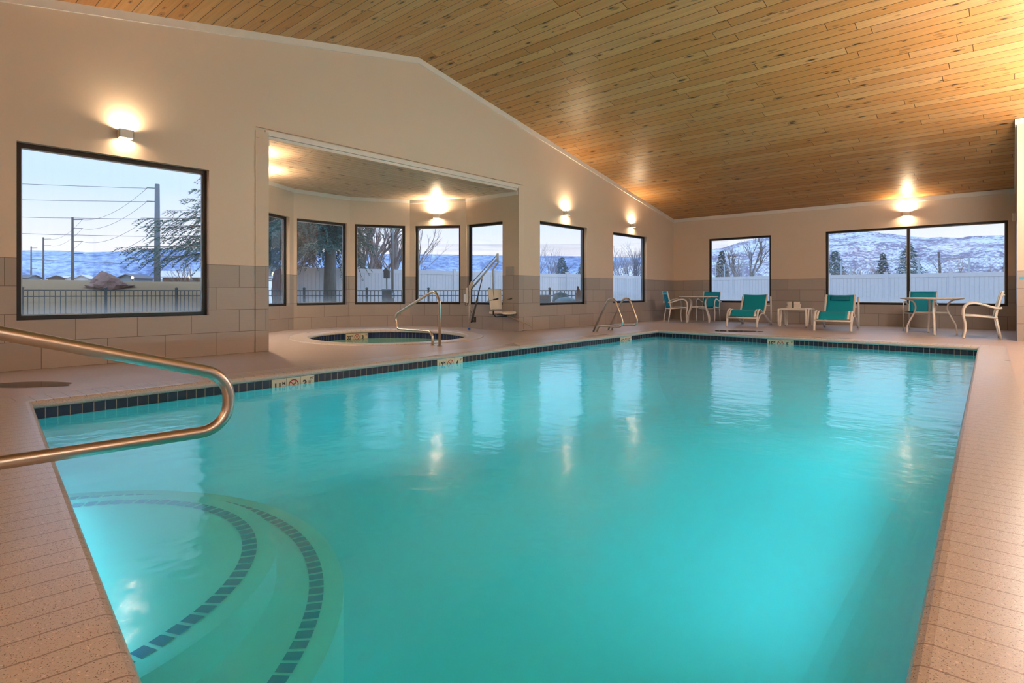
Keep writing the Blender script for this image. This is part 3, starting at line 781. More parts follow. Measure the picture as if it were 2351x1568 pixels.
# ------------------------------------------------------------------ rails
def rail(name, pts, r, rad, label, cat, mat='steel', flange=(), group=None, n=14):
    pth = fillet(pts, rad, 8); base = Vector((pth[0].x, pth[0].y, 0))
    e = empty(name, base, 0, label, cat, group)
    m = MB(); m.tube([p-base for p in pth], r, n); m.build('bent_tube', mat, e)
    for f in flange:
        f = Vector(f)-base; q = MB(); q.lathe([(r*2.1, 0), (r*2.1, 0.006), (r*1.5, 0.014), (r*1.05, 0.018)], f, 20); q.build('floor_flange', mat, e)
    return e
d = Vector((-0.10, -0.995, 0)); B0 = Vector((-2.43, 0.99, 0))
def hp(t, z): q = B0+d*t; return (q.x, q.y, z)
rail('stair_handrail', [hp(1.5, 0.0), hp(1.3, 0.885), hp(0.01, 0.502), hp(0.01, 0.283), hp(1.05, 0.283), hp(1.13, 0.0)], 0.0235, [0.16, 0.125, 0.125, 0.12], 'brushed steel handrail looping over the curved pool entry steps', 'handrail', 'steelw', [hp(1.5, 0), hp(1.13, 0)], n=20)
def grab(y, dxx, label):
    P = [(-6.705, 0), (-6.40, 0.575), (-6.235, 0.79), (-6.06, 0.60), (-5.955, 0.22), (-6.06, 0.138), (-6.49, 0.138), (-6.605, 0.0)]
    P = [(-6.705, 0.0), (-6.235, 0.865), (-5.93, 0.138), (-6.56, 0.138), (-6.61, 0.0)]
    pts = [(x+dxx, y, z) for x, z in P]
    rail('grab_rail', pts, 0.0205, [0.115, 0.10, 0.075], label, 'grab rail', 'steel', [pts[0], pts[-1]], 'steel ladder grab rails')
grab(10.2, 0.0, 'steel ladder grab rail nearer the hot tub, overlapping its twin on the pool edge')
grab(10.86, -0.035, 'steel ladder grab rail of the pair, on the side nearer the dining chairs')
rail('spa_handrail', [(-6.915, 5.92, 0.0), (-6.925, 5.92, 0.223), (-7.83, 5.92, 0.223), (-7.90, 5.92, 0.46), (-6.86, 5.92, 0.885), (-6.748, 5.92, 0.70), (-6.748, 5.92, 0.0)], 0.021, [0.11, 0.09, 0.11, 0.10, 0.08], 'tall bent steel handrail standing at the rim of the hot tub', 'handrail', 'steel', [(-6.915, 5.92, 0), (-6.748, 5.92, 0)])

# ------------------------------------------------------------------ pool lift
lift = empty('pool_lift', (-8.93, 8.69, 0.016), radians(41.45), 'white chair lift on a steel post beside the hot tub, its seat hanging', 'pool lift')
S = 0.001218
def lp(a, b, y=0.0): return Vector(((a-215)*S, y, (1480-b)*S))
m = MB(); m.tube([lp(215, 1480), lp(228, 700)], 0.024, 12); m.build('post', 'rusty', lift)
m = MB(); m.tube([lp(215, 1462), lp(216, 1440)], 0.0255, 12); m.build('tape_band', 'blue', lift)
for s in (-0.022, 0.022):
    m = MB(); pts = [lp(205, 690), lp(250, 598), lp(300, 612), lp(268, 690), lp(218, 800)]
    m.face([p+Vector((0, s-0.003, 0)) for p in pts]); m.face([p+Vector((0, s+0.003, 0)) for p in reversed(pts)])
    for k in range(5): a, b = pts[k], pts[(k+1) % 5]; m.quad(a+Vector((0, s-0.003, 0)), b+Vector((0, s-0.003, 0)), b+Vector((0, s+0.003, 0)), a+Vector((0, s+0.003, 0)))
    m.build('mast_plate', 'rusty', lift)
m = MB(); m.tube([lp(255, 735), lp(718, 190)], 0.019, 10); m.build('lower_arm', 'galv', lift)
m = MB(); m.tube([lp(268, 618), lp(705, 138)], 0.011, 10); m.build('upper_arm', 'galv', lift)
m = MB()
for s in (-0.02, 0.02): m.box(lp(728, 175, s), (0.05, 0.006, 0.19))
m.tube([lp(715, 170, -0.03), lp(715, 170, 0.03)], 0.008, 8); m.tube([lp(712, 115, -0.03), lp(712, 115, 0.03)], 0.008, 8)
m.build('arm_head', 'galv', lift)
m = MB(); m.tube(fillet([lp(738, 230), lp(740, 262), lp(645, 385), lp(654, 1130)], 0.05), 0.017, 12); m.build('seat_hanger', 'rusty', lift)
m = MB(); m.box(lp(440, 545), (0.04, 0.03, 0.05)); m.build('actuator_bracket', 'rusty', lift)
m = MB(); m.tube([lp(447, 560), lp(362, 905)], 0.011, 10); a_ = m.build('actuator_rod', 'slate', lift)
m = MB(); m.tube([lp(366, 895), lp(255, 1345)], 0.021, 12); m.build('actuator_body', 'slate', lift)
m = MB(); m.box(lp(318, 1285), (0.055, 0.06, 0.12)); m.tube([lp(262, 1310), lp(320, 1318)], 0.026, 10); m.build('actuator_motor', 'black', lift, bevel=0.006)
m = MB(); m.box(lp(175, 850), (0.052, 0.07, 0.33)); m.build('battery_housing', 'plastic', lift, bevel=0.006)
m = MB(); m.box(lp(146, 905, -0.03), (0.062, 0.05, 0.175)); m.build('control_box', 'vinyl', lift, bevel=0.008)
m = MB(); m.tube(spline([lp(165, 985), lp(140, 1010), lp(160, 1038), lp(190, 1020)]), 0.004, 6); m.tube(spline([lp(235, 1000), lp(240, 1120), lp(272, 1195)]), 0.004, 6); m.build('cable', 'black', lift)
# seat group turned about 40 degrees towards the pool corner
fw = Vector((cos(radians(-42)), sin(radians(-42)), 0)); sd = Vector((-fw.y, fw.x, 0)); up = Vector((0, 0, 1))
sc0 = lp(660, 1150)+fw*0.02
rows = []
for i in range(9):
    t = i/8; rows.append([sc0+Vector((0.02, 0, 0))+sd*(w*(0.205-0.03*(1-t)))*1.0-fw*(0.05*t)+up*(0.06+0.45*t)+fw*(0.035*w*w) for w in [k/4-1 for k in range(9)]])
m = MB(); m.sheet(rows, 0.022); m.build('seat_back', 'plastic', lift, bevel=0.006)
rows = []
for i in range(9):
    t = i/8; rows.append([sc0+sd*(w*0.205)+fw*(0.03+0.43*t)+up*(0.012*w*w+(0.02*t if t < .8 else 0.016-0.10*(t-.8))) for w in [k/4-1 for k in range(9)]])
m = MB(); m.sheet(rows, -0.045); m.build('seat_pan', 'plastic', lift, bevel=0.01)
for s in (-1, 1):
    p0 = sc0+sd*(s*0.225)+up*0.235-fw*0.02; p1 = p0+fw*0.20+up*0.035; p2 = p0+fw*0.33+up*0.055
    m = MB(); m.tube(fillet([p0-sd*(s*0.05), p0, p1, p2], 0.03), 0.0085, 8); ar = m.build('armrest', 'rusty', lift)
    m = MB(); m.tube([p1, p2+(p2-p1)*0.1], 0.015, 10); m.build('grip', 'black', ar)
m = MB(); m.tube(fillet([sc0+fw*0.17-sd*0.215+up*0.03, sc0+fw*0.17-sd*0.215-up*0.055, sc0+fw*0.17+sd*0.215-up*0.055, sc0+fw*0.17+sd*0.215+up*0.03], 0.02), 0.0, 8, flat=(0.005, 0.022), up=tuple(fw.cross(up))); m.build('belt_strap', 'black', lift)
m = MB(); m.tube(fillet([lp(655, 1190), lp(690, 1240), lp(900, 1225, -0.02)], 0.05), 0.012, 8); m.box(sc0+fw*0.25-up*0.06, (0.20, 0.16, 0.022), Matrix.Rotation(radians(-42), 3, 'Z')); m.build('seat_support', 'slate', lift)
for s in (-0.06, 0.06):
    pass
m = MB(); f0 = sc0+fw*0.26-up*0.075
m.tube(fillet([lp(905, 1212, -0.16), lp(960, 1225, -0.18), lp(1310, 1385, -0.30), lp(1350, 1452, -0.34), lp(1160, 1452, -0.36)], 0.028), 0.013, 10); m.build('footrest_tube', 'steel', lift)

# ------------------------------------------------------------------ patio furniture
def make_chair():
    r = empty('dining_armchair', (0, 0, 0))
    for s in (-1, 1):
        x = s*0.27
        pth = spline([(x, -0.265, 0.0), (x, -0.240, 0.13), (x, -0.235, 0.26), (x, -0.262, 0.42), (x, -0.255, 0.545), (x, -0.205, 0.625), (x, -0.115, 0.650), (x, -0.01, 0.632), (x, 0.12, 0.588), (x, 0.215, 0.562), (x, 0.275, 0.572)], 5)
        m = MB(); m.tube(pth, 0.0, 8, flat=(0.0135, 0.019), up=(1, 0, 0)); m.build('arm', 'cream', r)
        m = MB(); m.tube([(s*0.245, 0.265, 0.0), (s*0.245, 0.195, 0.405)], 0.0, 8, flat=(0.0125, 0.017), up=(1, 0, 0)); m.build('leg', 'cream', r)
        m = MB(); m.tube(spline([(s*0.245, 0.185, 0.38), (s*0.245, 0.205, 0.50), (s*0.245, 0.250, 0.70), (s*0.245, 0.292, 0.872)], 4), 0.0, 8, flat=(0.0125, 0.020), up=(1, 0, 0)); m.build('back_upright', 'cream', r)
    m = MB()
    for s in (-1, 1): m.tube([(s*0.25, -0.285, 0.425), (s*0.25, -0.1, 0.418), (s*0.25, 0.215, 0.39)], 0.0, 8, flat=(0.011, 0.017), up=(1, 0, 0))
    m.tube([(-0.25, 0.200, 0.388), (0.25, 0.200, 0.388)], 0.0, 8, flat=(0.015, 0.011), up=(0, 0, 1))
    m.tube(spline([(-0.27, -0.25, 0.405), (-0.12, -0.245, 0.375), (0.12, -0.245, 0.375), (0.27, -0.25, 0.405)], 4), 0.012, 8)
    m.build('seat_frame', 'cream', r)
    m = MB(); m.tube(spline([(-0.25, 0.285, 0.795), (-0.2, 0.315, 0.797), (0.2, 0.315, 0.797), (0.25, 0.285, 0.795)], 3), 0.0, 8, flat=(0.012, 0.009), up=(0, 0, 1)); m.build('back_bar', 'cream', r)
    rows = [[(w*0.24, -0.275+0.46*t, 0.434-0.03*t-0.022*(1-w*w)*sin(pi*min(1, t*1.1))) for w in [k/4-1 for k in range(9)]] for t in [i/8 for i in range(9)]]
    m = MB(); m.sheet(rows, 0.006); m.build('seat_sling', 'sling', r)
    rows = [[(w*0.238, 0.187+0.10*t+0.006+0.02*(1-w*w)*sin(pi*t), 0.395+0.47*t) for w in [k/4-1 for k in range(9)]] for t in [i/8 for i in range(9)]]
    m = MB(); m.sheet(rows, 0.006); m.build('back_sling', 'sling', r)
    return r
def make_table():
    r = empty('patio_table', (0, 0, 0))
    m = MB(); m.lathe([(0.0, 0.706), (0.47, 0.706), (0.515, 0.712), (0.532, 0.720), (0.535, 0.728), (0.528, 0.736), (0.505, 0.740), (0.0, 0.740)], n=56); m.build('table_top', 'cream', r)
    for k in range(4):
        a = pi/4+k*pi/2; u = Vector((cos(a), sin(a), 0)); sdv = Vector((-sin(a), cos(a), 0))
        pts = spline([u*0.44+Vector((0, 0, 0.703)), u*0.375+Vector((0, 0, 0.694)), u*0.305+Vector((0, 0, 0.655)), u*0.265+Vector((0, 0, 0.57)), u*0.275+Vector((0, 0, 0.46)), u*0.335+Vector((0, 0, 0.32)), u*0.40+Vector((0, 0, 0.17)), u*0.415+Vector((0, 0, 0.0))], 5)
        m = MB(); m.tube(pts, 0.0, 10, flat=(0.021, 0.0155), up=tuple(sdv)); m.build('leg', 'cream', r)
    m = MB()
    for k in range(2):
        a = pi/4+k*pi/2; u = Vector((cos(a), sin(a), 0)); m.tube([u*-0.285+Vector((0, 0, 0.435)), u*0.285+Vector((0, 0, 0.435))], 0.0, 8, flat=(0.02, 0.011), up=(0, 0, 1))
    m.build('cross_brace', 'cream', r)
    return r
LP = spline([(0, -0.80, 0.262), (0, -0.765, 0.315), (0, -0.69, 0.375), (0, -0.58, 0.415), (0, -0.46, 0.418), (0, -0.30, 0.378), (0, -0.10, 0.318), (0, 0.08, 0.290), (0, 0.22, 0.318), (0, 0.33, 0.41), (0, 0.43, 0.545), (0, 0.53, 0.675), (0, 0.615, 0.785)], 4)
def make_lounger(pillow):
    r = empty('chaise_lounge', (0, 0, 0))
    for s in (-1, 1):
        X = Vector((s*0.295, 0, 0))
        m = MB(); m.tube([p+X for p in LP], 0.0, 8, flat=(0.024, 0.0125), up=(1, 0, 0)); m.build('side_rail', 'cream', r)
        X = Vector((s*0.352, 0, 0))
        m = MB(); m.tube([p+X for p in spline([(0, -0.815, 0.0), (0, -0.80, 0.14), (0, -0.765, 0.27), (0, -0.70, 0.365), (0, -0.60, 0.418), (0, -0.47, 0.425), (0, -0.32, 0.385), (0, -0.10, 0.29), (0, 0.20, 0.185), (0, 0.52, 0.09), (0, 0.80, 0.015)], 5)], 0.0, 8, flat=(0.024, 0.0135), up=(1, 0, 0)); m.build('leg_frame', 'cream', r)
        m = MB(); m.tube([p+X for p in spline([(0, -0.785, 0.09), (0, -0.66, 0.20), (0, -0.45, 0.295), (0, -0.20, 0.31), (0, 0.15, 0.25), (0, 0.48, 0.14), (0, 0.72, 0.0)], 5)], 0.0, 8, flat=(0.021, 0.012), up=(1, 0, 0)); m.build('lower_arch', 'cream', r)
        m = MB(); m.tube([Vector((s*0.352, 0.80, 0.0)), Vector((s*0.352, 0.74, 0.735))], 0.0, 8, flat=(0.021, 0.0135), up=(1, 0, 0)); m.build('rear_upright', 'cream', r)
    m = MB(); m.tube([(-0.352, -0.79, 0.222), (0.352, -0.79, 0.222)], 0.0, 8, flat=(0.019, 0.010), up=(0, 0, 1)); m.build('cross_rail', 'cream', r)
    m = MB(); m.tube([(-0.352, 0.765, 0.50), (0.352, 0.765, 0.50)], 0.012, 8); m.build('rear_rail', 'cream', r)
    rows = [[p+Vector((w*0.285, 0, -0.012*(1-w*w)+0.006)) for w in [k/4-1 for k in range(9)]] for p in LP]
    m = MB(); m.sheet(rows, 0.006); m.build('sling', 'sling', r)
    if pillow:
        rows = []
        for i in range(9):
            t = i/8; p = Vector((0, 0.505+0.085*t, 0.645+0.115*t)); nn = Vector((0, -0.80, 0.60))
            rows.append([p+nn*(0.012+0.035*sin(pi*t)*max(0, 1-w**6))+Vector((w*0.205, 0, 0)) for w in [k/5-1 for k in range(11)]])
        m = MB(); m.sheet(rows, 0.004); q = m.build('headrest_pillow', 'pillow', r); q['label'] = 'teal padded headrest pillow'
    return r
def make_side_table():
    r = empty('side_table', (0, 0, 0))
    m = MB(); m.box((0, 0, 0.452), (0.56, 0.52, 0.018)); m.build('table_top', 'cream', r, bevel=0.004)
    for s in (-1, 1):
        pth = fillet([(s*0.315, -0.31, 0.438), (s*0.315, -0.31, 0.006), (s*0.315, -0.20, 0.006), (s*0.315, -0.11, 0.438), (s*0.315, 0.11, 0.438), (s*0.315, 0.20, 0.006), (s*0.315, 0.31, 0.006), (s*0.315, 0.31, 0.438)], 0.035, 5)
        m = MB(); m.tube(pth, 0.0, 8, flat=(0.023, 0.010), up=(1, 0, 0)); m.build('leg_loop', 'cream', r)
    for s in (-1, 1):
        m = MB(); m.box((0, s*0.30, 0.43), (0.655, 0.022, 0.036)); m.build('apron', 'cream', r, bevel=0.003)
    return r
chair = make_chair()
def put(o, loc, rz, label, cat, group=None):
    o.location = loc; o.rotation_euler = (0, 0, rz); return tag(o, label, cat, group)
G1 = 'teal sling dining armchairs'
put(chair, (-7.19, 15.17, 0), radians(41+90), 'teal sling armchair in the room corner, turned sideways with its back bar showing', 'chair', G1)
put(copy_tree(chair), (-6.66, 16.24, 0), radians(2), 'teal sling armchair behind the corner table, backed against the smaller far window', 'chair', G1)
put(copy_tree(chair), (-1.52, 15.42, 0), radians(-4), 'teal sling armchair behind the table under the wide divided window', 'chair', G1)
put(copy_tree(chair), (-0.42, 13.56, 0), radians(-86), 'teal sling armchair seen in profile beside the short right wall', 'chair', G1)
table = make_table()
put(table, (-6.65, 15.50, 0), radians(20), 'round cream patio table in the room corner between two teal armchairs', 'table', 'round cream patio tables')
put(copy_tree(table), (-1.23, 14.33, 0), radians(-33), 'round cream patio table in front of the wide divided window', 'table', 'round cream patio tables')
put(make_lounger(False), (-5.05, 14.95, 0), radians(5.5), 'teal chaise lounge without headrest pillow, between the corner table and the side table', 'lounger', 'teal chaise lounges')
put(make_lounger(True), (-3.0, 14.66, 0), radians(5.0), 'teal chaise lounge with headrest pillow, in front of the wide divided window', 'lounger', 'teal chaise lounges')
put(make_side_table(), (-4.02, 15.22, 0), radians(-2), 'low cream side table holding folded towels between the two loungers', 'table')
# folded towels
for k, (lb, w, dx_, rz) in enumerate([('white folded towel at the bottom of the little stack', 0.30, 0.0, 0.02), ('white folded towel in the middle of the little stack', 0.30, 0.012, -0.05), ('white folded towel on top of the little stack', 0.275, -0.008, 0.04)]):
    m = MB(); N = 12; prf = []
    hh, dd = 0.050, 0.20
    loop = [(dd/2*sg, zz) for sg, zz in ()]
    pts = []
    for j in range(N+1): a = -pi/2+pi*j/N; pts.append((dd/2-hh/2+hh/2*cos(a), hh/2+hh/2*sin(a)))
    pts += [(0.0, hh*1.0), (-dd/2+0.004, hh*0.98), (-dd/2, hh*0.70), (-dd/2+0.012, hh*0.62), (-dd/2, hh*0.52), (-dd/2+0.012, hh*0.42), (-dd/2, hh*0.3), (-dd/2, 0.0)]
    nn = 9
    i0 = len(m.v)
    for i in range(nn):
        x = -w/2+w*i/(nn-1); sc_ = 1-0.10*abs(2*i/(nn-1)-1)**4
        for (y, z) in pts: m.v.append((x, y*sc_, z*(1+0.03*sin(i*2.1+k))))
    L = len(pts)
    for i in range(nn-1):
        for j in range(L): m.sm.add(len(m.f)); m.f.append((i0+i*L+j, i0+i*L+(j+1) % L, i0+(i+1)*L+(j+1) % L, i0+(i+1)*L+j))
    m.f.append(tuple(i0+j for j in reversed(range(L)))); m.f.append(tuple(i0+(nn-1)*L+j for j in range(L)))
    o = m.build('folded_towel', 'towel'); o.location = (-4.06+dx_, 15.16, 0.4615+0.0505*k); o.rotation_euler = (0, 0, rz+radians(20)); tag(o, lb, 'towel', 'stack of white folded towels')
m = MB(); a = radians(20)
m.tube(fillet([(0, -0.104, 0.0), (0, -0.104, 0.158), (0, 0.104, 0.158), (0, 0.104, 0.0)], 0.012, 4), 0.0, 8, flat=(0.017, 0.0025), up=(1, 0, 0))
o = m.build('towel_band', 'black'); o.location = (-4.08, 15.153, 0.462); o.rotation_euler = (0, 0, a); tag(o, 'narrow black band wrapped round the stack of white towels', 'band')

# ------------------------------------------------------------------ sconces
SW = 1.0
def make_sconce(loc, nrm, label, power=1.0, z_up=1.0, z_dn=0.36):
    """Box wall light open above and below, on a wall whose room side normal is nrm."""
    e = empty('wall_sconce', loc, atan2(nrm[1], nrm[0])-pi/2, label, 'wall light', 'up and down wall sconces')
    w, d, h, t = 0.145, 0.105, 0.10, 0.005       # local +y = into the room
    m = MB(); m.box((0, d-t/2, 0), (w, t, h)); m.box((-w/2+t/2, d/2, 0), (t, d, h)); m.box((w/2-t/2, d/2, 0), (t, d, h)); m.box((0, 0.006, 0), (w, 0.012, h)); m.build('shade_box', 'sconce', e)
    for s in (1, -1):
        m = MB(); m.box((0, d/2+0.003, s*(h/2-0.012)), (w-2*t-0.002, d-0.024, 0.004)); m.build('lens', 'lens', e)
        L = bpy.data.lights.new('sconce_lamp', 'AREA'); L.shape = 'RECTANGLE'; L.size = w*0.8; L.size_y = d*0.6
        L.energy = 20*power*SW*(z_up if s > 0 else z_dn); L.color = (1.0, 0.72, 0.44); L.spread = radians(165)
        lo = bpy.data.objects.new('sconce_lamp', L); COL.objects.link(lo); lo.parent = e
        lo.location = (0, d/2+0.008, s*(h/2-0.006)); lo.rotation_euler = (pi if s > 0 else 0, 0, 0)
    return e
make_sconce((XL, 2.02, 2.745), (1, 0), 'lit box sconce above the big near window on the long wall', 0.33)
make_sconce((XL, 11.02, 2.745), (1, 0), 'lit box sconce above the first window right of the alcove', 0.58)
make_sconce((XL, 14.17, 2.725), (1, 0), 'lit box sconce above the last long-wall window, close to the room corner', 0.58)
make_sconce((-1.93, YB, 2.775), (0, -1), 'lit box sconce above the wide divided window on the end wall', 0.8)
a, b = Vector(AV[5]), Vector(AV[6]); u = (b-a).normalized(); pc = a.lerp(b, 0.49); nv = Vector((u.y, -u.x))
make_sconce((pc.x, pc.y, 2.64), (nv.x, nv.y), 'lit box sconce inside the alcove, above the window behind the spa handrail', 1.6, 0.9, 0.16)
a, b = Vector(AV[1]), Vector(AV[2]); u = (b-a).normalized(); pc = a.lerp(b, 0.5); nv = Vector((u.y, -u.x))
make_sconce((pc.x, pc.y, 2.64), (nv.x, nv.y), 'lit box sconce on the hidden near side of the alcove', 4.0, 0.8)
a, b = Vector(AV[0]), Vector(AV[1]); u = (b-a).normalized(); pc = a.lerp(b, 0.5); nv = Vector((u.y, -u.x))
make_sconce((pc.x, pc.y, 2.64), (nv.x, nv.y), 'unseen fill sconce added on the windowless side of the alcove, behind the long wall', 2.6, 0.35, 0.5)  # unseen sconce added to brighten the alcove
make_sconce((1.3, YJ, 2.75), (0, -1), 'lit box sconce on the short wall facing the pool', 1.4)
for y, lb in ((10.4, 'unseen fill sconce added on the right wall nearest the short wall'), (7.8, 'unseen fill sconce added halfway along the right wall'), (1.4, 'lit box sconce on the right wall nearest the entrance end')):  # first two are unseen sconces added to brighten the room
    make_sconce((XR, y, 2.75), (-1, 0), lb, 2.4, 3.6)
for x, lb in ((-6.2, 'unseen fill sconce added on the entrance wall nearest the long wall'), (-2.2, 'unseen fill sconce added in the middle of the entrance wall'), (1.8, 'unseen fill sconce added on the entrance wall nearest the right wall')):  # unseen sconces added to fill the room and light its ceiling
    make_sconce((x, YN, 2.75), (0, 1), lb, 2.2, 5.0)

def pendant(x, y, label, p=200):  # unseen hanging lamps added as fill for the whole room
    zc = cz(y); e = empty('fill_pendant', (x, y, zc-1.15), 0, label, 'fill light', 'unseen fill pendants added over the right-hand deck')
    m = MB(); m.tube([(0, 0, 0.30), (0, 0, 1.13)], 0.008, 8); m.build('stem', 'steel', e)
    m = MB(); m.lathe([(0.06, 1.15), (0.06, 1.12), (0.0, 1.12)], n=20); m.build('ceiling_rose', 'sconce', e)
    m = MB(); m.lathe([(0.05, 0.30), (0.09, 0.27), (0.09, 0.24), (0.0, 0.24)], n=20); m.build('cap', 'steel', e)
    L = bpy.data.lights.new('fill_pendant_bulb', 'POINT'); L.energy = p; L.color = FILL; L.shadow_soft_size = 0.20
    lo = bpy.data.objects.new('fill_pendant_bulb', L); COL.objects.link(lo); lo.parent = e; lo.location = (0, 0, 0.02)
FILL = (1.0, 0.90, 0.79)
for x, y, lb, pw in ((0.62, 11.0, 'unseen fill pendant added over the right-hand deck, nearest the short wall', 160), (0.62, 8.8, 'unseen fill pendant added over the right-hand deck, second from the short wall', 150), (2.3, 8.0, 'unseen fill pendant added over the right-hand deck, third from the short wall', 75), (2.3, 0.0, 'unseen fill pendant added over the right-hand deck, level with the near pool edge', 42), (1.2, -1.6, 'unseen fill pendant added near the entrance wall, closest to the pool', 48), (2.6, -2.8, 'unseen fill pendant added in the corner of the entrance wall and right wall', 48)):
    pendant(x, y, lb, pw)

# unseen underwater lamps added in the near and right walls to brighten the water
def fill_pool_light(loc, nrm, label, k):
    q = Vector((*nrm, 0)).normalized()
    e = empty('underwater_fill_light', loc, atan2(q.y, q.x)-pi/2, label, 'pool light', 'unseen underwater fill lights')
    m = MB(); m.lathe([(0.13, 0), (0.13, 0.012), (0.115, 0.02), (0.10, 0.014), (0.0, 0.014)], n=28)
    o = m.build('bezel', 'steel', e); o.rotation_euler = (-pi/2, 0, 0)
    L = bpy.data.lights.new('fill_pool_lamp', 'AREA'); L.shape = 'DISK'; L.size = 0.20; L.spread = radians(95); L.energy = PLW*k; L.color = (0.62, 0.93, 1.0)
    lo = bpy.data.objects.new('fill_pool_lamp', L); COL.objects.link(lo); lo.parent = e; lo.location = (0, 0.03, 0); lo.rotation_euler = (pi/2-radians(3), 0, 0)
PLW = 13
a, b = Vector(POOL[1]), Vector(POOL[2]); dR = (b-a).normalized(); c = a.lerp(b, 0.60)
e = empty('fill_strip', (c.x-0.004, c.y, -0.55), atan2(dR.y, dR.x), 'long unseen underwater fill strip added in the right pool wall', 'pool light')  # unseen strip added so the water glows evenly along the pool
m = MB(); m.box((0, 0.006, 0), (8.1, 0.012, 0.07)); m.build('strip_housing', 'steel', e)
L = bpy.data.lights.new('fill_strip_lamp', 'AREA'); L.shape = 'RECTANGLE'; L.size = 8.0; L.size_y = 0.06; L.energy = PLW*5.6; L.color = (0.62, 0.93, 1.0); L.spread = radians(110)
lo = bpy.data.objects.new('fill_strip_lamp', L); COL.objects.link(lo); lo.parent = e; lo.location = (0, 0.016, 0); lo.rotation_euler = (pi/2, 0, 0)
for x, lb in ((-4.3, 'on the far side of the steps'), (-5.1, 'in the left-hand corner')):
    fill_pool_light((x, POOL[0][1]+(x-POOL[0][0])*(POOL[1][1]-POOL[0][1])/(POOL[1][0]-POOL[0][0])+0.005, -0.70), (0.1, 1), 'unseen round fill light added in the near pool wall, '+lb, 0.8)

# unseen strip added under the near coping to light the entry steps
sx = -2.95; e = empty('step_fill_light', (sx, near_y(sx)+0.006, -0.205), atan2(nd.y, nd.x), 'unseen underwater fill strip added in the near pool wall above the entry steps', 'pool light')
m = MB(); m.box((0, 0.006, 0), (1.9, 0.012, 0.05)); m.build('strip_housing', 'steel', e)
L = bpy.data.lights.new('step_fill_lamp', 'AREA'); L.shape = 'RECTANGLE'; L.size = 1.85; L.size_y = 0.04; L.energy = 2.0; L.color = (0.62, 0.93, 1.0)
lo = bpy.data.objects.new('step_fill_lamp', L); COL.objects.link(lo); lo.parent = e; lo.location = (0, 0.016, 0); lo.rotation_euler = (pi/2-radians(25), 0, 0)

# small wall items
m = MB(); m.box((XJ-0.03, 15.35, 2.375), (0.06, 0.10, 0.155)); st = m.build('alarm_strobe', 'plastic', bevel=0.008); tag(st, 'small white alarm strobe high on the short right wall', 'alarm')
m = MB(); m.box((XJ-0.063, 15.35, 2.385), (0.012, 0.06, 0.07)); m.build('strobe_lens', 'galv', st)
m = MB(); m.box((XJ+0.055, YJ-0.002, 1.09), (0.06, 0.004, 0.05)); o = m.build('tape_strip', 'paleblue'); tag(o, 'pale blue tape strip on the tile of the short wall', 'tape')
def puddle(cx, cy, rx, ry, rz, label, seed):
    m = MB(); random.seed(seed); N = 40; ph = [random.random()*6 for _ in range(3)]
    m.face([(rx*cos(t)*(1+0.10*sin(3*t+ph[0])+0.06*sin(5*t+ph[1])), ry*sin(t)*(1+0.10*sin(2*t+ph[2])), 0) for t in [2*pi*k/N for k in range(N)]])
    o = m.build('puddle', 'puddle', fix=False); o.location = (cx, cy, 0.003); o.rotation_euler = (0, 0, rz); tag(o, label, 'puddle')
puddle(-4.5, 12.5, 0.50, 0.30, radians(35), 'shallow puddle on the deck in front of the teal loungers', 3)
puddle(-6.75, 0.95, 0.42, 0.16, radians(41), 'shallow puddle on the deck below the big near window', 5)

# ------------------------------------------------------------------ outdoors
def sst(a, b, x):
    t = min(1, max(0, (x-a)/(b-a))); return t*t*(3-2*t)
def gz(X, Y):
    h = -0.12
    w = 1-sst(7.5, 13.5, Y)
    h += sst(19.2, 26.5, -X)*1.42*w + sst(27, 31, -X)*(1.42-1.42*w)+max(0, -X-26)*0.0122
    h += sst(8, 60, Y-20)*0.0
    return h
m = MB(); xs = [-200, -150, -120, -100, -90, -82]+[-75+2.5*i for i in range(int(115/2.5)+1)]; xs = sorted(set([x for x in xs if x < -30 or x > -8]+[-30+0.8*i for i in range(24)])); ys = [-30+2.0*i for i in range(61)]+[96, 105, 120]
idx = {}
for i, x in enumerate(xs):
    for j, y in enumerate(ys):
        idx[i, j] = len(m.v); m.v.append((x, y, gz(x, y)+0.05*mnoise.noise(Vector((x*0.3, y*0.3, 0)))))
for i in range(len(xs)-1):
    for j in range(len(ys)-1):
        cx_, cy_ = (xs[i]+xs[i+1])/2, (ys[j]+ys[j+1])/2
        if -9.5 < cx_ < 4.0 and -4 < cy_ < 17: continue
        if -12.4 < cx_ <= -9.5 and 3 < cy_ < 10: continue
        m.sm.add(len(m.f)); m.f.append((idx[i, j], idx[i+1, j], idx[i+1, j+1], idx[i, j+1]))
struct(m.build('ground', 'ground'))
m = MB(); rows = [[(x, y+dy, gz(x, y+dy)+0.10) for dy in (-1.6, -.5, .5, 1.6)] for x, y in [(-40+k*1.0, 13.5-0.02*k*k*0.0-(k*0.0)) for k in range(16)]]
m.sheet(rows); struct(m.build('path', 'snowroad'))

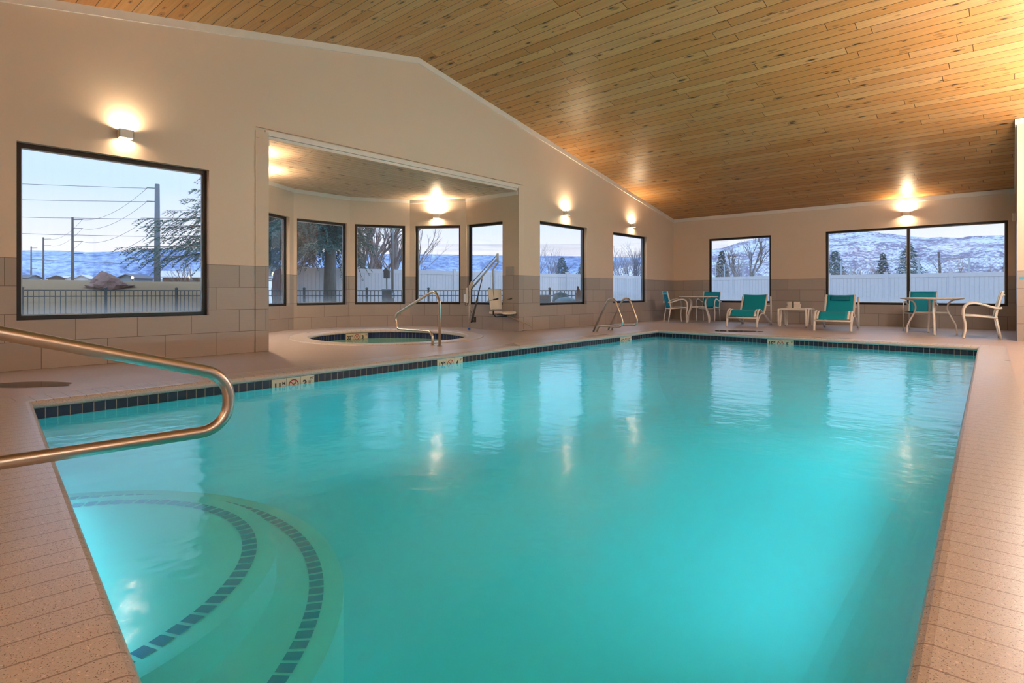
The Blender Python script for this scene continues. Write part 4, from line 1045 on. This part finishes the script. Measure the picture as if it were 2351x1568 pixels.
# mountains from a skyline table (pixel bearing -> height per distance)
F_, TH = 1299.0, 41.4526
def az(px): return radians(TH)-math.atan((px-1175.5)/F_)      # left of +Y
def range_mesh(name, tab, D0, D1, mat, amp, nth=260, nr=26, seed=0.0, label=None):
    pxs = [t[0] for t in tab]; m = MB(); rows = []
    A = [az(p) for p in pxs]; Hs = [(671.45-y)/F_*cos(math.atan((p-1175.5)/F_)) for p, y in tab]
    for i in range(nth+1):
        a = A[0]+(A[-1]-A[0])*i/nth
        for k in range(len(A)-1):
            if A[k] >= a >= A[k+1]: t = (A[k]-a)/(A[k]-A[k+1]); e = Hs[k]*(1-t)+Hs[k+1]*t; break
        row = []
        for j in range(nr+1):
            s = j/nr; D = D0+(D1-D0)*s
            nz = mnoise.fractal(Vector((a*14+seed, s*2.2, seed)), 1.0, 2.0, 5)
            h = 0.85+e*D1*(s**1.15)*0.98+amp*nz*sin(pi*min(1, s*0.97))*D1
            if j == nr: h = 0.85+e*D1
            row.append((-sin(a)*D, cos(a)*D, h if s > 0 else -1.0))
        D = D1*1.15; row.append((-sin(a)*D, cos(a)*D, (0.85+e*D1)*0.8)); rows.append(row)
    m.sheet(rows); return struct(m.build(name, mat))
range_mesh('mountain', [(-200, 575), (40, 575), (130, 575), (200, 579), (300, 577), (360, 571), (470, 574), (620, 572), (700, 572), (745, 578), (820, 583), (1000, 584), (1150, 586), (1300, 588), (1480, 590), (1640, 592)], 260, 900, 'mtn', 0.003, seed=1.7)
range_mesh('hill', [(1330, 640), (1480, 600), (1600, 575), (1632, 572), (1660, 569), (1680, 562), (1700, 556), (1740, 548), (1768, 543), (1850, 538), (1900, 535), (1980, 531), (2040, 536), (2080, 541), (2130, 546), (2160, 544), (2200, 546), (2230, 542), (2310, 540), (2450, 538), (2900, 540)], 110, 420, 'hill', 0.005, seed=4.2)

def pt(px, dist_z):
    """Ground position out of a window: bearing of pixel column, camera depth."""
    s_, c_ = sin(radians(TH)), cos(radians(TH)); xc = (px-1175.5)/F_*dist_z
    return (-s_*dist_z+c_*xc, c_*dist_z+s_*xc)

# black picket fence
A, B, Cc = Vector((-18.6, -1.0)), Vector((-18.6, 6.0)), Vector((-9.4, 15.2))
fe = empty('picket_fence', (A.x, A.y, 0), 0, 'low black metal picket fence running along the lawn outside the long wall', 'fence')
def fpart(m, name, mat): o = m.build(name, mat, fe); o.matrix_parent_inverse = Matrix.Translation(-Vector(fe.location)); return o
def fence_run(p, q):
    L = (q-p).length; n = max(1, round(L/1.84)); u = (q-p)/L
    for k in range(n):
        a = p+u*(L*k/n); b = p+u*(L*(k+1)/n); m = MB(); tp = 0.90
        for z in (tp, tp-0.155, 0.02): m.bar((*a, z), (*b, z), 0.03, 0.03)
        np_ = 16
        for j in range(1, np_):
            c = a+(b-a)*(j/np_); m.box((c.x, c.y, tp/2-0.06), (0.017, 0.017, tp+0.1), Matrix.Rotation(atan2(u.y, u.x), 3, 'Z'))
        fpart(m, 'fence_panel', 'iron')
        m = MB(); m.box((*a, 0.40), (0.06, 0.06, 1.1), Matrix.Rotation(atan2(u.y, u.x), 3, 'Z')); m.lathe([(0.045, 0.95), (0.045, 0.965), (0.03, 0.99), (0.0, 1.0)], (*a, 0), 12); fpart(m, 'fence_post', 'iron')
fence_run(A, B); fence_run(B, Cc)

def vinyl(name, pts_, top, label, post0=True, span=2.44, base=-0.15):
    e = empty(name, (*pts_[0], 0), 0, label, 'fence', 'white vinyl fences')
    def pb(m, nm): o = m.build(nm, 'vinyl', e); o.matrix_parent_inverse = Matrix.Translation(-Vector(e.location)); return o
    for p, q in zip(pts_, pts_[1:]):
        p, q = Vector(p), Vector(q); L = (q-p).length; n = max(1, round(L/span)); u = (q-p)/L; R = Matrix.Rotation(atan2(u.y, u.x), 3, 'Z')
        for k in range(n+1):
            a = p+u*(L*k/n); m = MB(); m.box((a.x, a.y, (top+0.06+base)/2), (0.13, 0.13, top+0.06-base), R); m.box((a.x, a.y, top+0.075), (0.15, 0.15, 0.03), R); pb(m, 'fence_post')
            if k < n:
                b = p+u*(L*(k+1)/n); c = (a+b)/2; m = MB(); w = L/n
                m.box((c.x, c.y, top-0.09), (w, 0.05, 0.18), R); m.box((c.x, c.y, base+0.15), (w, 0.05, 0.18), R)
                nb = 15
                for j in range(nb):
                    d_ = a+(b-a)*((j+0.5)/nb); m.box((d_.x, d_.y, (top+base)/2), (w/nb-0.014, 0.03, top-base-0.1), R)
                    m.box((d_.x, d_.y, (top+base)/2), (w/nb, 0.006, top-base-0.1), R)
                pb(m, 'fence_panel')
vinyl('vinyl_fence', [(-21.1, 11.2), (-16.6, 31.9)], 1.85, 'white vinyl privacy fence beyond the alcove, behind the black picket fence')
vinyl('vinyl_fence', [(-16.4-0.22, 31.9), (0.4+2.43, 31.9)], 1.72, 'white vinyl privacy fence across the end-wall windows below the snowy hill')

# chain-link fence behind the vinyl one
cl = empty('chain_link_fence', (-14, 34.5, 0), 0, 'grey chain-link fence rising behind the white fence below the snowy hill', 'fence')
def cpart(m, nm, mat='galv'): o = m.build(nm, mat, cl); o.matrix_parent_inverse = Matrix.Translation(-Vector(cl.location)); return o
for px in (1643, 1663, 1706, 1734, 1931, 1953, 2109, 2225, 2307):
    x, y = pt(px, 34.5/0.7495*0.75); k = 34.5/y; x *= k
    m = MB(); m.tube([(x, 34.5, -0.1), (x, 34.5, 2.55 if px not in (1953, 1734) else 2.2)], 0.045, 8); cpart(m, 'fence_post')
m = MB(); X0, X1, zl, zh, sp = -14.0, 1.5, 1.3, 2.5, 0.16
k = X0
while k < X1:
    for sg in (1, -1):
        xa, xb = k, k+sg*(zh-zl)
        m.bar((xa, 34.5, zl), (xb, 34.5, zh), 0.008, 0.008)
    k += sp
m.bar((X0, 34.5, 2.5), (X1, 34.5, 2.5), 0.03, 0.03)
cpart(m, 'wire_mesh')

def boulder(loc, dims, seed, label, mat='rock', name='boulder', rz=0, wedge=False):
    bm = bmesh.new(); bmesh.ops.create_icosphere(bm, subdivisions=4, radius=1.0)
    for v in bm.verts:
        n_ = mnoise.fractal(v.co*1.2+Vector((seed, 0, 0)), 1.0, 2.0, 3); c = mnoise.cell(v.co*1.7+Vector((seed, seed, 0)))
        v.co *= 1+0.22*n_+0.07*c
        if wedge: v.co.z *= max(0.12, 1.0-0.85*abs(v.co.y+0.28)**1.1 if v.co.y > -0.28 else 1.0-1.1*abs(v.co.y+0.28)); v.co.z = max(v.co.z, -0.3)
        v.co = Vector((v.co.x*dims[0]/2, v.co.y*dims[1]/2, v.co.z*dims[2]/2))
    me = bpy.data.meshes.new(name); bm.to_mesh(me); bm.free(); o = link_mesh(name, me, mat); o.location = loc; o.rotation_euler = (0, 0, rz); return tag(o, label, 'boulder')
x, y = pt(251, 20.6); boulder((x, y, gz(x, y)+0.04), (1.0, 1.50, 1.15), 2.0, 'big reddish boulder on the grassy rise outside the big near window', rz=radians(8), wedge=True)
x, y = pt(640, 20); boulder((x, y, 0.95), (0.45, 0.5, 1.35), 5.0, 'upright reddish boulder seen at the edge of the first alcove window')

# utility poles with wires
poles = []
for k, (px, zc, top, r, lb) in enumerate([(361, 60, 423, 0.26, 'tall grey utility pole nearest the building, carrying five wires'), (166.5, 86, 499, 0.17, 'wooden utility pole, second along the line of wires'), (99.5, 118, 545, 0.17, 'wooden utility pole, third along the line of wires'), (71.5, 146, 566, 0.17, 'smallest and farthest wooden utility pole of the line')]):
    x, y = pt(px, zc); h = 0.85+(671.45-top)*zc/F_
    e = empty('utility_pole', (x, y, 0), 0, lb, 'utility pole', 'utility poles across the field')
    m = MB(); m.tube([(0, 0, 0), (0, 0, h*0.5), (0, 0, h)], [r*1.25, r*1.05, r*0.85], 10); m.build('pole_shaft', 'steelpole' if k == 0 else 'pole', e)
    tops = []
    for j, f in enumerate((0.965, 0.85, 0.70, 0.55, 0.31) if k == 0 else (0.97, 0.86, 0.70, 0.55)):
        z = h*f; dirv = Vector((-0.75, -0.66, 0)); L = 0.9 if k == 0 else 0.0
        if k == 0: m = MB(); m.tube([(0, 0, z), dirv*1.1+Vector((0, 0, z+0.05))], 0.045, 6); m.build('insulator_arm', 'steelpole', e); tops.append(Vector((x, y, z))+dirv*1.1)
        else: m = MB(); m.tube([(0, 0, z), Vector((0.66, 0.66, 0))*1.6+Vector((0, 0, z+0.03))], 0.05, 6); m.build('insulator_arm', 'pole', e); tops.append(Vector((x, y, z))+Vector((0.66, 0.66, 0))*1.5)
    poles.append(tops)
def wire(a, b, sag, lb):
    pts = [a.lerp(b, t/14)-Vector((0, 0, sag*4*(t/14)*(1-t/14))) for t in range(15)]
    m = MB(); m.tube(pts, 0.022, 4); o = m.build('power_line', 'wire'); tag(o, lb, 'wire', 'power lines across the sky')
names = ['topmost', 'second', 'third', 'fourth', 'lowest']
for j in range(5):
    a = poles[0][j]; x, y = pt(-700, 46); zz = 0.85+(671.45-[385, 437, 476, 508, 550][j])*46/F_
    wire(a, Vector((x, y, zz)), 0.15, '%s of the level power lines leaving the tall pole' % names[j])
for j in range(4): wire(poles[0][j], poles[1][j], 1.0, '%s power line slanting from the tall pole to the second pole' % names[j])
for j in range(3): wire(poles[1][j], poles[2][j], 0.9, '%s power line from the second pole to the third pole' % names[j])

# trees
def conifer(name, loc, h, r, z0, mat, label, nb=70, per=26, tr=0.17, cs=0.30, droop=0.35, seed=1, bark='bark', group=None, pw_=0.75, lean=False, nw_=3, wd_=0.12):
    random.seed(seed)
    e = empty(name, loc, 0, label, 'tree', group)
    m = MB(); m.tube([(0.0, 0, -0.3), (0.02, 0.01, h*0.2), (-0.02, 0, h*0.45), (0, 0, h*0.75), (0, 0, h)], [tr*1.25, tr, tr*0.85, tr*0.5, 0.02], 12); m.build('trunk', bark, e)
    br = MB(); fo = MB()
    for i in range(nb):
        t = (i+random.random())/nb; z = z0+(h-z0)*t; L = r*(1-t)**pw_*(0.75+0.35*random.random())+0.08
        a = i*2.39996+random.random()*0.5; u = Vector((cos(a), sin(a), 0)); sdv = Vector((-sin(a), cos(a), 0))
        if lean: L *= 1-0.93*max(0, u.x*0.75+u.y*0.66)**0.7*max(0, min(1, (8.5-z)/2))
        def bp(s): return u*(L*s)+Vector((0, 0, z+0.10*L*s-droop*L*s*s+0.26*L*s**4))
        br.tube([bp(k/4) for k in range(5)], [0.017*L**0.5*(1-k/4.6) for k in range(5)], 4)
        nt_ = max(4, int(per*(0.3+L/r)))
        for k in range(nt_):
            sk = 0.10+0.90*((k+random.random())/nt_); p = bp(sk); side = random.uniform(0.0, 1.0)*(1 if k % 2 else -1)
            tl = L*0.30*(1.12-sk)*(0.6+0.6*random.random())+cs*0.5
            d0 = (u*0.75+sdv*side*(0.55+0.5*random.random())+Vector((0, 0, random.uniform(-0.25, 0.15)))).normalized()
            if sk > 0.97: d0 = u
            nn_ = max(3, int(tl/(cs*0.42)))
            for j in range(nn_+1):
                f_ = j/nn_; q = p+d0*tl*f_+Vector((0, 0, -0.55*tl*f_*f_))
                for w_ in range(nw_):
                    dv = (d0*0.8+sdv*random.uniform(-0.8, 0.8)+Vector((0, 0, random.uniform(-1.0, 0.25)))).normalized(); ln = cs*random.uniform(0.55, 1.1)
                    nx = dv.cross(Vector((random.random()-.5, random.random()-.5, random.random()-.2))).normalized()*ln*wd_
                    fo.face([q-nx, q+nx, q+dv*ln])
    br.build('branches', bark, e); o = fo.build('foliage', mat, e, fix=False)
    return e
x, y = pt(757, 20.6)
conifer('spruce_tree', (x, y, -0.1), 11.0, 6.0, 2.7, 'needle', 'big grey-trunked spruce with drooping boughs standing right outside the alcove windows', nb=330, per=34, tr=0.20, cs=0.13, droop=0.50, seed=11, lean=True, nw_=5, wd_=0.10)
def small_fir(px, zc, top, wpx, lb, mat='needle', seed=1):
    x, y = pt(px, zc); h = 0.85+(671.45-top)*zc/F_; r = wpx/2*zc/F_*1.5
    conifer('fir_tree', (x, y, 0), h, r, 0.6, mat, lb, nb=80, per=12, tr=0.12, pw_=0.85, cs=max(0.22, r*0.12), droop=0.2, seed=seed, group='evergreens beyond the fences')
small_fir(1917, 62, 575, 48, 'bushy dark evergreen at the edge of the wide divided window', seed=3)
small_fir(2027, 70, 580, 28, 'small green fir on the near side of the window mullion', 'needle2', seed=4)
small_fir(2087, 60, 560, 58, 'largest blue-green fir, standing behind the window mullion', seed=5)
small_fir(1657, 64, 575, 28, 'slim dark evergreen through the smaller far window', 'needle2', seed=6)
small_fir(1290, 66, 590, 44, 'dark rounded evergreen through the first window right of the alcove', seed=7)
small_fir(1340, 70, 594, 34, 'dark evergreen half hidden by the window frame right of the alcove', seed=8)
small_fir(2314, 70, 590, 22, 'green evergreen at the very end of the wide divided window', 'needle2', seed=9)

def bare_tree(loc, h, n_stem, spread, label, mat='twig', seed=1, depth=4, r0=0.09, name='bare_tree', group='leafless trees and shrubs'):
    random.seed(seed); e = empty(name, loc, 0, label, 'tree', group)
    st = MB(); tw = MB()
    def grow(p, d, L, r, dep):
        q = p+d*L*0.5+Vector((random.uniform(-.04, .04), random.uniform(-.04, .04), 0.02))*L; e2 = q+(d+Vector((0, 0, 0.10))).normalized()*L*0.5
        (st if dep >= depth-1 else tw).tube([p, q, e2], [r, r*0.85, r*0.65], 5 if dep >= depth-1 else 3, caps=False)
        if dep == 0: return
        for k in range(random.choice((2, 3, 3))):
            b = p.lerp(e2, random.uniform(0.45, 1.0)); ax = Vector((random.uniform(-1, 1), random.uniform(-1, 1), random.uniform(-0.3, 0.6))).normalized()
            grow(b, (d*1.1+ax*0.62+Vector((0, 0, 0.12))).normalized(), L*random.uniform(0.55, 0.8), r*0.58, dep-1)
    for k in range(n_stem):
        a = 2*pi*k/n_stem+random.random(); d = Vector((cos(a)*spread, sin(a)*spread, 1)).normalized()
        grow(Vector((cos(a)*0.12*n_stem**0.5, sin(a)*0.12*n_stem**0.5, -0.1)), d, h*random.uniform(0.36, 0.48), r0*random.uniform(0.7, 1.1), depth)
    st.build('stems', mat, e); tw.build('twigs', mat, e); return e
x, y = pt(862, 27); bare_tree((x, y, 0), 6.2, 9, 0.34, 'many-stemmed pale leafless tree behind the white fence, seen over the spa', seed=3, r0=0.15)
x, y = pt(925, 33); bare_tree((x, y, 0), 6.0, 4, 0.42, 'leafless branching tree behind the lamp pole', seed=8, r0=0.07)
x, y = pt(730, 30); bare_tree((x, y, 0), 4.2, 5, 0.5, 'dark leafless shrub behind the white fence, beside the spruce trunk', seed=5, r0=0.05)
x, y = pt(1712, 52); bare_tree((x, y, 0), 6.2, 2, 0.2, 'leafless tree with forked trunk through the smaller far window', seed=6, r0=0.16)
x, y = pt(1680, 60); bare_tree((x, y, 0), 5.0, 5, 0.3, 'hazy leafless thicket left of the forked tree', seed=16, r0=0.08)
for k, (px, zc, h, ns, lb) in enumerate([(1950, 44, 3.0, 8, 'round tan leafless shrub beside the bushy evergreen'), (1978, 50, 3.6, 6, 'taller tan leafless shrub below the snowy hill'), (2190, 44, 3.4, 7, 'pale branching leafless shrub right of the mullion'), (2215, 46, 2.8, 7, 'tan leafless shrub with branches forking near the chain-link fence'), (2262, 44, 2.6, 9, 'dense tan brush towards the end of the wide window'), (2290, 42, 2.9, 9, 'tan brush heaped against the end of the wide window')]):
    x, y = pt(px, zc); bare_tree((x, y, 0.2), h, ns, 0.55, lb, 'twig2', 20+k, 3, 0.05, name='bare_shrub')
for k, (px, zc, h, lb) in enumerate([(1425, 48, 4.8, 'bluish leafless tree at the near edge of the last long-wall window'), (1452, 50, 5.2, 'bluish leafless tree in the middle of the last long-wall window'), (1472, 52, 5.4, 'bluish leafless tree at the corner side of the last long-wall window'), (1258, 50, 4.6, 'bluish leafless tree left of the dark rounded evergreen')]):
    x, y = pt(px, zc); bare_tree((x, y, 0), h, 7, 0.35, lb, 'hedge', 40+k, 4, 0.06)
x, y = pt(425, 70); bare_tree((x, y, 0.4), 5.0, 4, 0.4, 'small leafless tree beside the barn', 'twig', 61, 3, 0.08)

# street lamp pole and lantern on a post by the picket fence
x, y = pt(901, 22.5); e = empty('lamp_pole', (x, y, 0), 0, 'plain grey lamp pole rising in front of the white fence', 'pole')
m = MB(); m.tube([(0, 0, -0.1), (0, 0, 7)], 0.048, 10); m.build('pole_shaft', 'galv', e)
m = MB(); m.box((0, 0, 0.72), (0.16, 0.12, 0.22)); m.build('junction_box', 'galv', e)
x, y = pt(888, 17.0); e = empty('post_lantern', (x, y, 0), radians(35), 'dark peaked-roof box on a post above a metal drum outside the alcove', 'lantern')
m = MB(); m.tube([(0, 0, 0.3), (0, 0, 1.3)], 0.02, 8); m.build('post', 'iron', e)
m = MB(); m.box((0, 0, 1.38), (0.15, 0.15, 0.21)); m.build('box_body', 'slate', e)
m = MB()
for sx in (1, -1): m.quad((0, -0.09, 1.60), (0, 0.09, 1.60), (sx*0.10, 0.09, 1.48), (sx*0.10, -0.09, 1.48))
for sy in (-0.09, 0.09): m.face([(0, sy, 1.60), (0.10, sy, 1.48), (-0.10, sy, 1.48)])
m.build('box_roof', 'slate', e)
m = MB(); m.lathe([(0.13, -0.1), (0.14, 0.9), (0.15, 0.91), (0.15, 0.94), (0.0, 0.94)], n=20); m.build('drum', 'steelpole', e)

# houses
def house(loc, w, d, hw, hr, rz, wallm, roofm, label, lit=(), name='house', door=False):
    e = empty(name, loc, rz, label, 'building', 'houses beyond the fields')
    m = MB(); m.box((0, 0, hw/2), (w, d, hw))
    for s in (-1, 1): m.face([(-w/2, s*d/2, hw), (w/2, s*d/2, hw), (0, s*d/2, hw+hr)])
    m.build('walls', wallm, e)
    m = MB(); o = 0.35
    for s in (-1, 1):
        k = hr/(w/2); a = (s*(w/2+o), -d/2-o, hw-o*k); b = (s*(w/2+o), d/2+o, hw-o*k); c = (0, d/2+o, hw+hr); f = (0, -d/2-o, hw+hr)
        m.quad(a, b, c, f); m.quad(*[(p[0], p[1], p[2]+0.15) for p in (a, b, c, f)])
        m.quad(a, b, (b[0], b[1], b[2]+.15), (a[0], a[1], a[2]+.15)); m.quad(a, f, (f[0], f[1], f[2]+.15), (a[0], a[1], a[2]+.15)); m.quad(b, c, (c[0], c[1], c[2]+.15), (b[0], b[1], b[2]+.15))
    m.build('roof', roofm, e)
    for (x, y, z, ww, hh) in lit:
        m = MB(); m.box((x, y, z), (ww, 0.06, hh)); m.build('house_window', 'amber', e)
    if door: m = MB(); m.box((w*0.1, -d/2-0.03, hw*0.42), (w*0.3, 0.06, hw*0.8)); m.build('garage_door', 'vinyl', e)
    return e
def hz_(px, zc, base): x, y = pt(px, zc); return (x, y, gz(x, y)-0.06)
house(hz_(626, 62, 650), 4.6, 6, 1.3, 1.0, radians(41.45+18), 'siding', 'roofd', 'grey gabled house with two lit windows through the first alcove window', [(0.3, -3.03, 1.0, 0.28, 0.6), (0.95, -3.03, 1.0, 0.28, 0.6)])
house(hz_(418, 85, 653), 3.2, 4.6, 1.1, 0.75, radians(-25), 'brick', 'roof', 'long brown barn with snowy roof beside the tall utility pole', door=True)
for k, (px, zc, base, w, wm, rm, lb) in enumerate([(312, 100, 652, 5.5, 'siding', 'roofd', 'blue-grey shed to the right of the boulder'), (195, 110, 651, 3.5, 'vinyl', 'roof', 'small white house peeking left of the boulder'), (130, 120, 651, 4.5, 'brick', 'roofd', 'small brown house between the distant poles'), (155, 130, 652, 4.0, 'vinyl', 'roof', 'small pale house beside the second pole'), (60, 115, 650, 5.0, 'siding', 'roofd', 'dark low house at the far edge of the field'), (450, 95, 653, 4.5, 'vinyl', 'roof', 'white garage behind the barn'), (385, 110, 652, 3.5, 'vinyl', 'roof', 'small white house between tall pole and barn')]):
    house(hz_(px, zc, base), w*0.62, w*0.68, 1.0, 0.55, radians(30+25*k), wm, rm, lb)
house((*pt(2075, 60), 0.9), 4.4, 7, 0.6, 0.75, radians(-60), 'brick', 'roofr', 'red-roofed house behind the chain-link fence')
house((*pt(1318, 52), 0.6), 3.4, 4.0, 0.9, 0.5, radians(20), 'vinyl', 'roof', 'pale low building above the white fence right of the alcove')
for px, zc, y_, lb in ((304, 90, 637.5, 'glowing street lamp right of the boulder'), (435, 78, 635.5, 'glowing street lamp in front of the barn')):
    x, y = pt(px, zc); z = 0.85+(671.45-y_)*zc/F_; e = empty('street_lamp', (x, y, 0), 0, lb, 'street lamp')
    m = MB(); m.tube([(0, 0, gz(x, y)-0.1), (0, 0, z)], 0.06, 6); m.build('pole_shaft', 'pole', e)
    m = MB(); m.lathe([(0.0, -0.2), (0.15, -0.13), (0.2, 0), (0.15, 0.13), (0, 0.2)], (0, 0, z), 10); m.build('lamp_globe', 'lamp', e)
# white rail fence by the house
e = empty('rail_fence', (*pt(626, 45), gz(*pt(626, 45))), radians(41.45+10), 'white three-rail fence in front of the grey gabled house', 'fence')
for k in range(3):
    m = MB(); m.box((0, 0, 0.15+0.2*k), (3.0, 0.05, 0.09)); m.build('rail', 'vinyl', e)
for k in range(3):
    m = MB(); m.box((-1.4+1.4*k, 0, 0.3), (0.13, 0.13, 0.75)); m.build('fence_post', 'vinyl', e)
# wooden pole below the hill
x, y = pt(2163, 70); e = empty('utility_pole', (x, y, 0), 0, 'leaning wooden pole in front of the snowy hill', 'utility pole', 'utility poles across the field')
m = MB(); m.tube([(0, 0, 0), (-0.35, 0, 0.85+(671.45-578)*70/F_)], [0.16, 0.12], 8); m.build('pole_shaft', 'pole', e)
# covered patio set
x, y = pt(1299, 15.6); e = empty('covered_table', (x, y, -0.1), 0, 'round patio table under a blue-grey cover outside the window right of the alcove', 'table')
m = MB(); m.lathe([(0.36, 0.0), (0.34, 0.35), (0.33, 0.62), (0.28, 0.74), (0.16, 0.80), (0.0, 0.82)], n=24); m.build('fabric_cover', 'cover', e)
m = MB(); m.lathe([(0.04, -0.05), (0.04, 0.05)], n=8); m.build('leg', 'iron', e)
x, y = pt(1287, 16.9); o = MB().lathe([(0.25, 0), (0.27, 0.6), (0.2, 0.9), (0.0, 0.98)], n=18).build('covered_grill', 'iron'); o.location = (x, y, -0.1); tag(o, 'dark covered grill standing behind the covered patio table', 'grill')
x, y = pt(1247, 15.0); o = MB().lathe([(0.13, 0), (0.15, 0.55), (0.21, 0.86), (0.20, 0.88), (0.0, 0.86)], n=18).build('planter', 'slate'); o.location = (x, y, -0.1); tag(o, 'tall dark flared planter outside the window right of the alcove', 'planter')
x, y = pt(1330, 15.4); boulder((x, y, 0.40), (0.24, 0.24, 1.15), 9.0, 'slim orange-brown upright log outside the window right of the alcove', 'copper', 'carved_log')['category'] = 'log'

# ------------------------------------------------------------------ sky
w = bpy.data.worlds.new('World'); SC.world = w; w.use_nodes = True
nt = NT(w.node_tree); nt.n.clear()
tc = nt.node('ShaderNodeTexCoord').outputs['Generated']
sp = nt.node('ShaderNodeSeparateXYZ'); nt.l.new(tc, sp.inputs[0])
z = sp.outputs[2]
col = nt.ramp(nt.math('ADD', nt.math('MULTIPLY', z, 0.5), 0.5, clamp=True), [(0.0, (0.16, 0.15, 0.15)), (0.49, (0.30, 0.28, 0.28)), (0.505, (1.02, 0.88, 0.86)), (0.535, (0.95, 0.95, 1.05)), (0.58, (0.64, 0.84, 1.14)), (0.66, (0.70, 0.92, 1.25)), (0.78, (0.9, 1.15, 1.5)), (1.0, (1.0, 1.3, 1.7))])
cv = nt.noise(nt.vmul(tc, (3.0, 3.0, 60.0)), 1.6, 4, 0.55)
band = nt.math('MULTIPLY', nt.math('GREATER_THAN', z, 0.062), nt.math('LESS_THAN', z, 0.085))
xneg = nt.math('LESS_THAN', sp.outputs[0], -0.35)
ym = nt.math('GREATER_THAN', sp.outputs[1], 0.62)
cl_ = nt.math('MULTIPLY', nt.math('MULTIPLY', band, nt.math('MULTIPLY', xneg, ym)), nt.math('MULTIPLY', nt.math('SUBTRACT', cv, 0.42), 3.0, clamp=True))
col = nt.mix(nt.math('MULTIPLY', cl_, 0.7), col, (0.40, 0.42, 0.50))
bg = nt.node('ShaderNodeBackground', ins={'Strength': 0.86}); nt.l.new(col, bg.inputs[0])
wo = nt.node('ShaderNodeOutputWorld'); nt.l.new(bg.outputs[0], wo.inputs[0])

# ------------------------------------------------------------------ camera and view
cam = bpy.data.cameras.new('camera'); co = bpy.data.objects.new('camera', cam); COL.objects.link(co); SC.camera = co
cam.sensor_fit = 'HORIZONTAL'; cam.sensor_width = 36; cam.lens = F_/2351*36
cam.shift_y = -(784-671.45)/2351; cam.clip_end = 3000; cam.clip_start = 0.05
co.location = (0, 0, 0.8447); co.rotation_euler = (pi/2, 0, radians(TH))
SC.view_settings.view_transform = 'Standard'; SC.view_settings.look = 'None'; SC.view_settings.exposure = 0.38; SC.view_settings.gamma = 1.0
SC.view_settings.use_curve_mapping = False
cy = SC.cycles
cy.use_denoising = True
cy.max_bounces = 5; cy.diffuse_bounces = 3; cy.glossy_bounces = 3; cy.transmission_bounces = 4; cy.transparent_max_bounces = 10
cy.use_adaptive_sampling = True; cy.adaptive_threshold = 0.2; cy.adaptive_min_samples = 20
cy.sample_clamp_indirect = 6.0; cy.caustics_reflective = False; cy.caustics_refractive = False
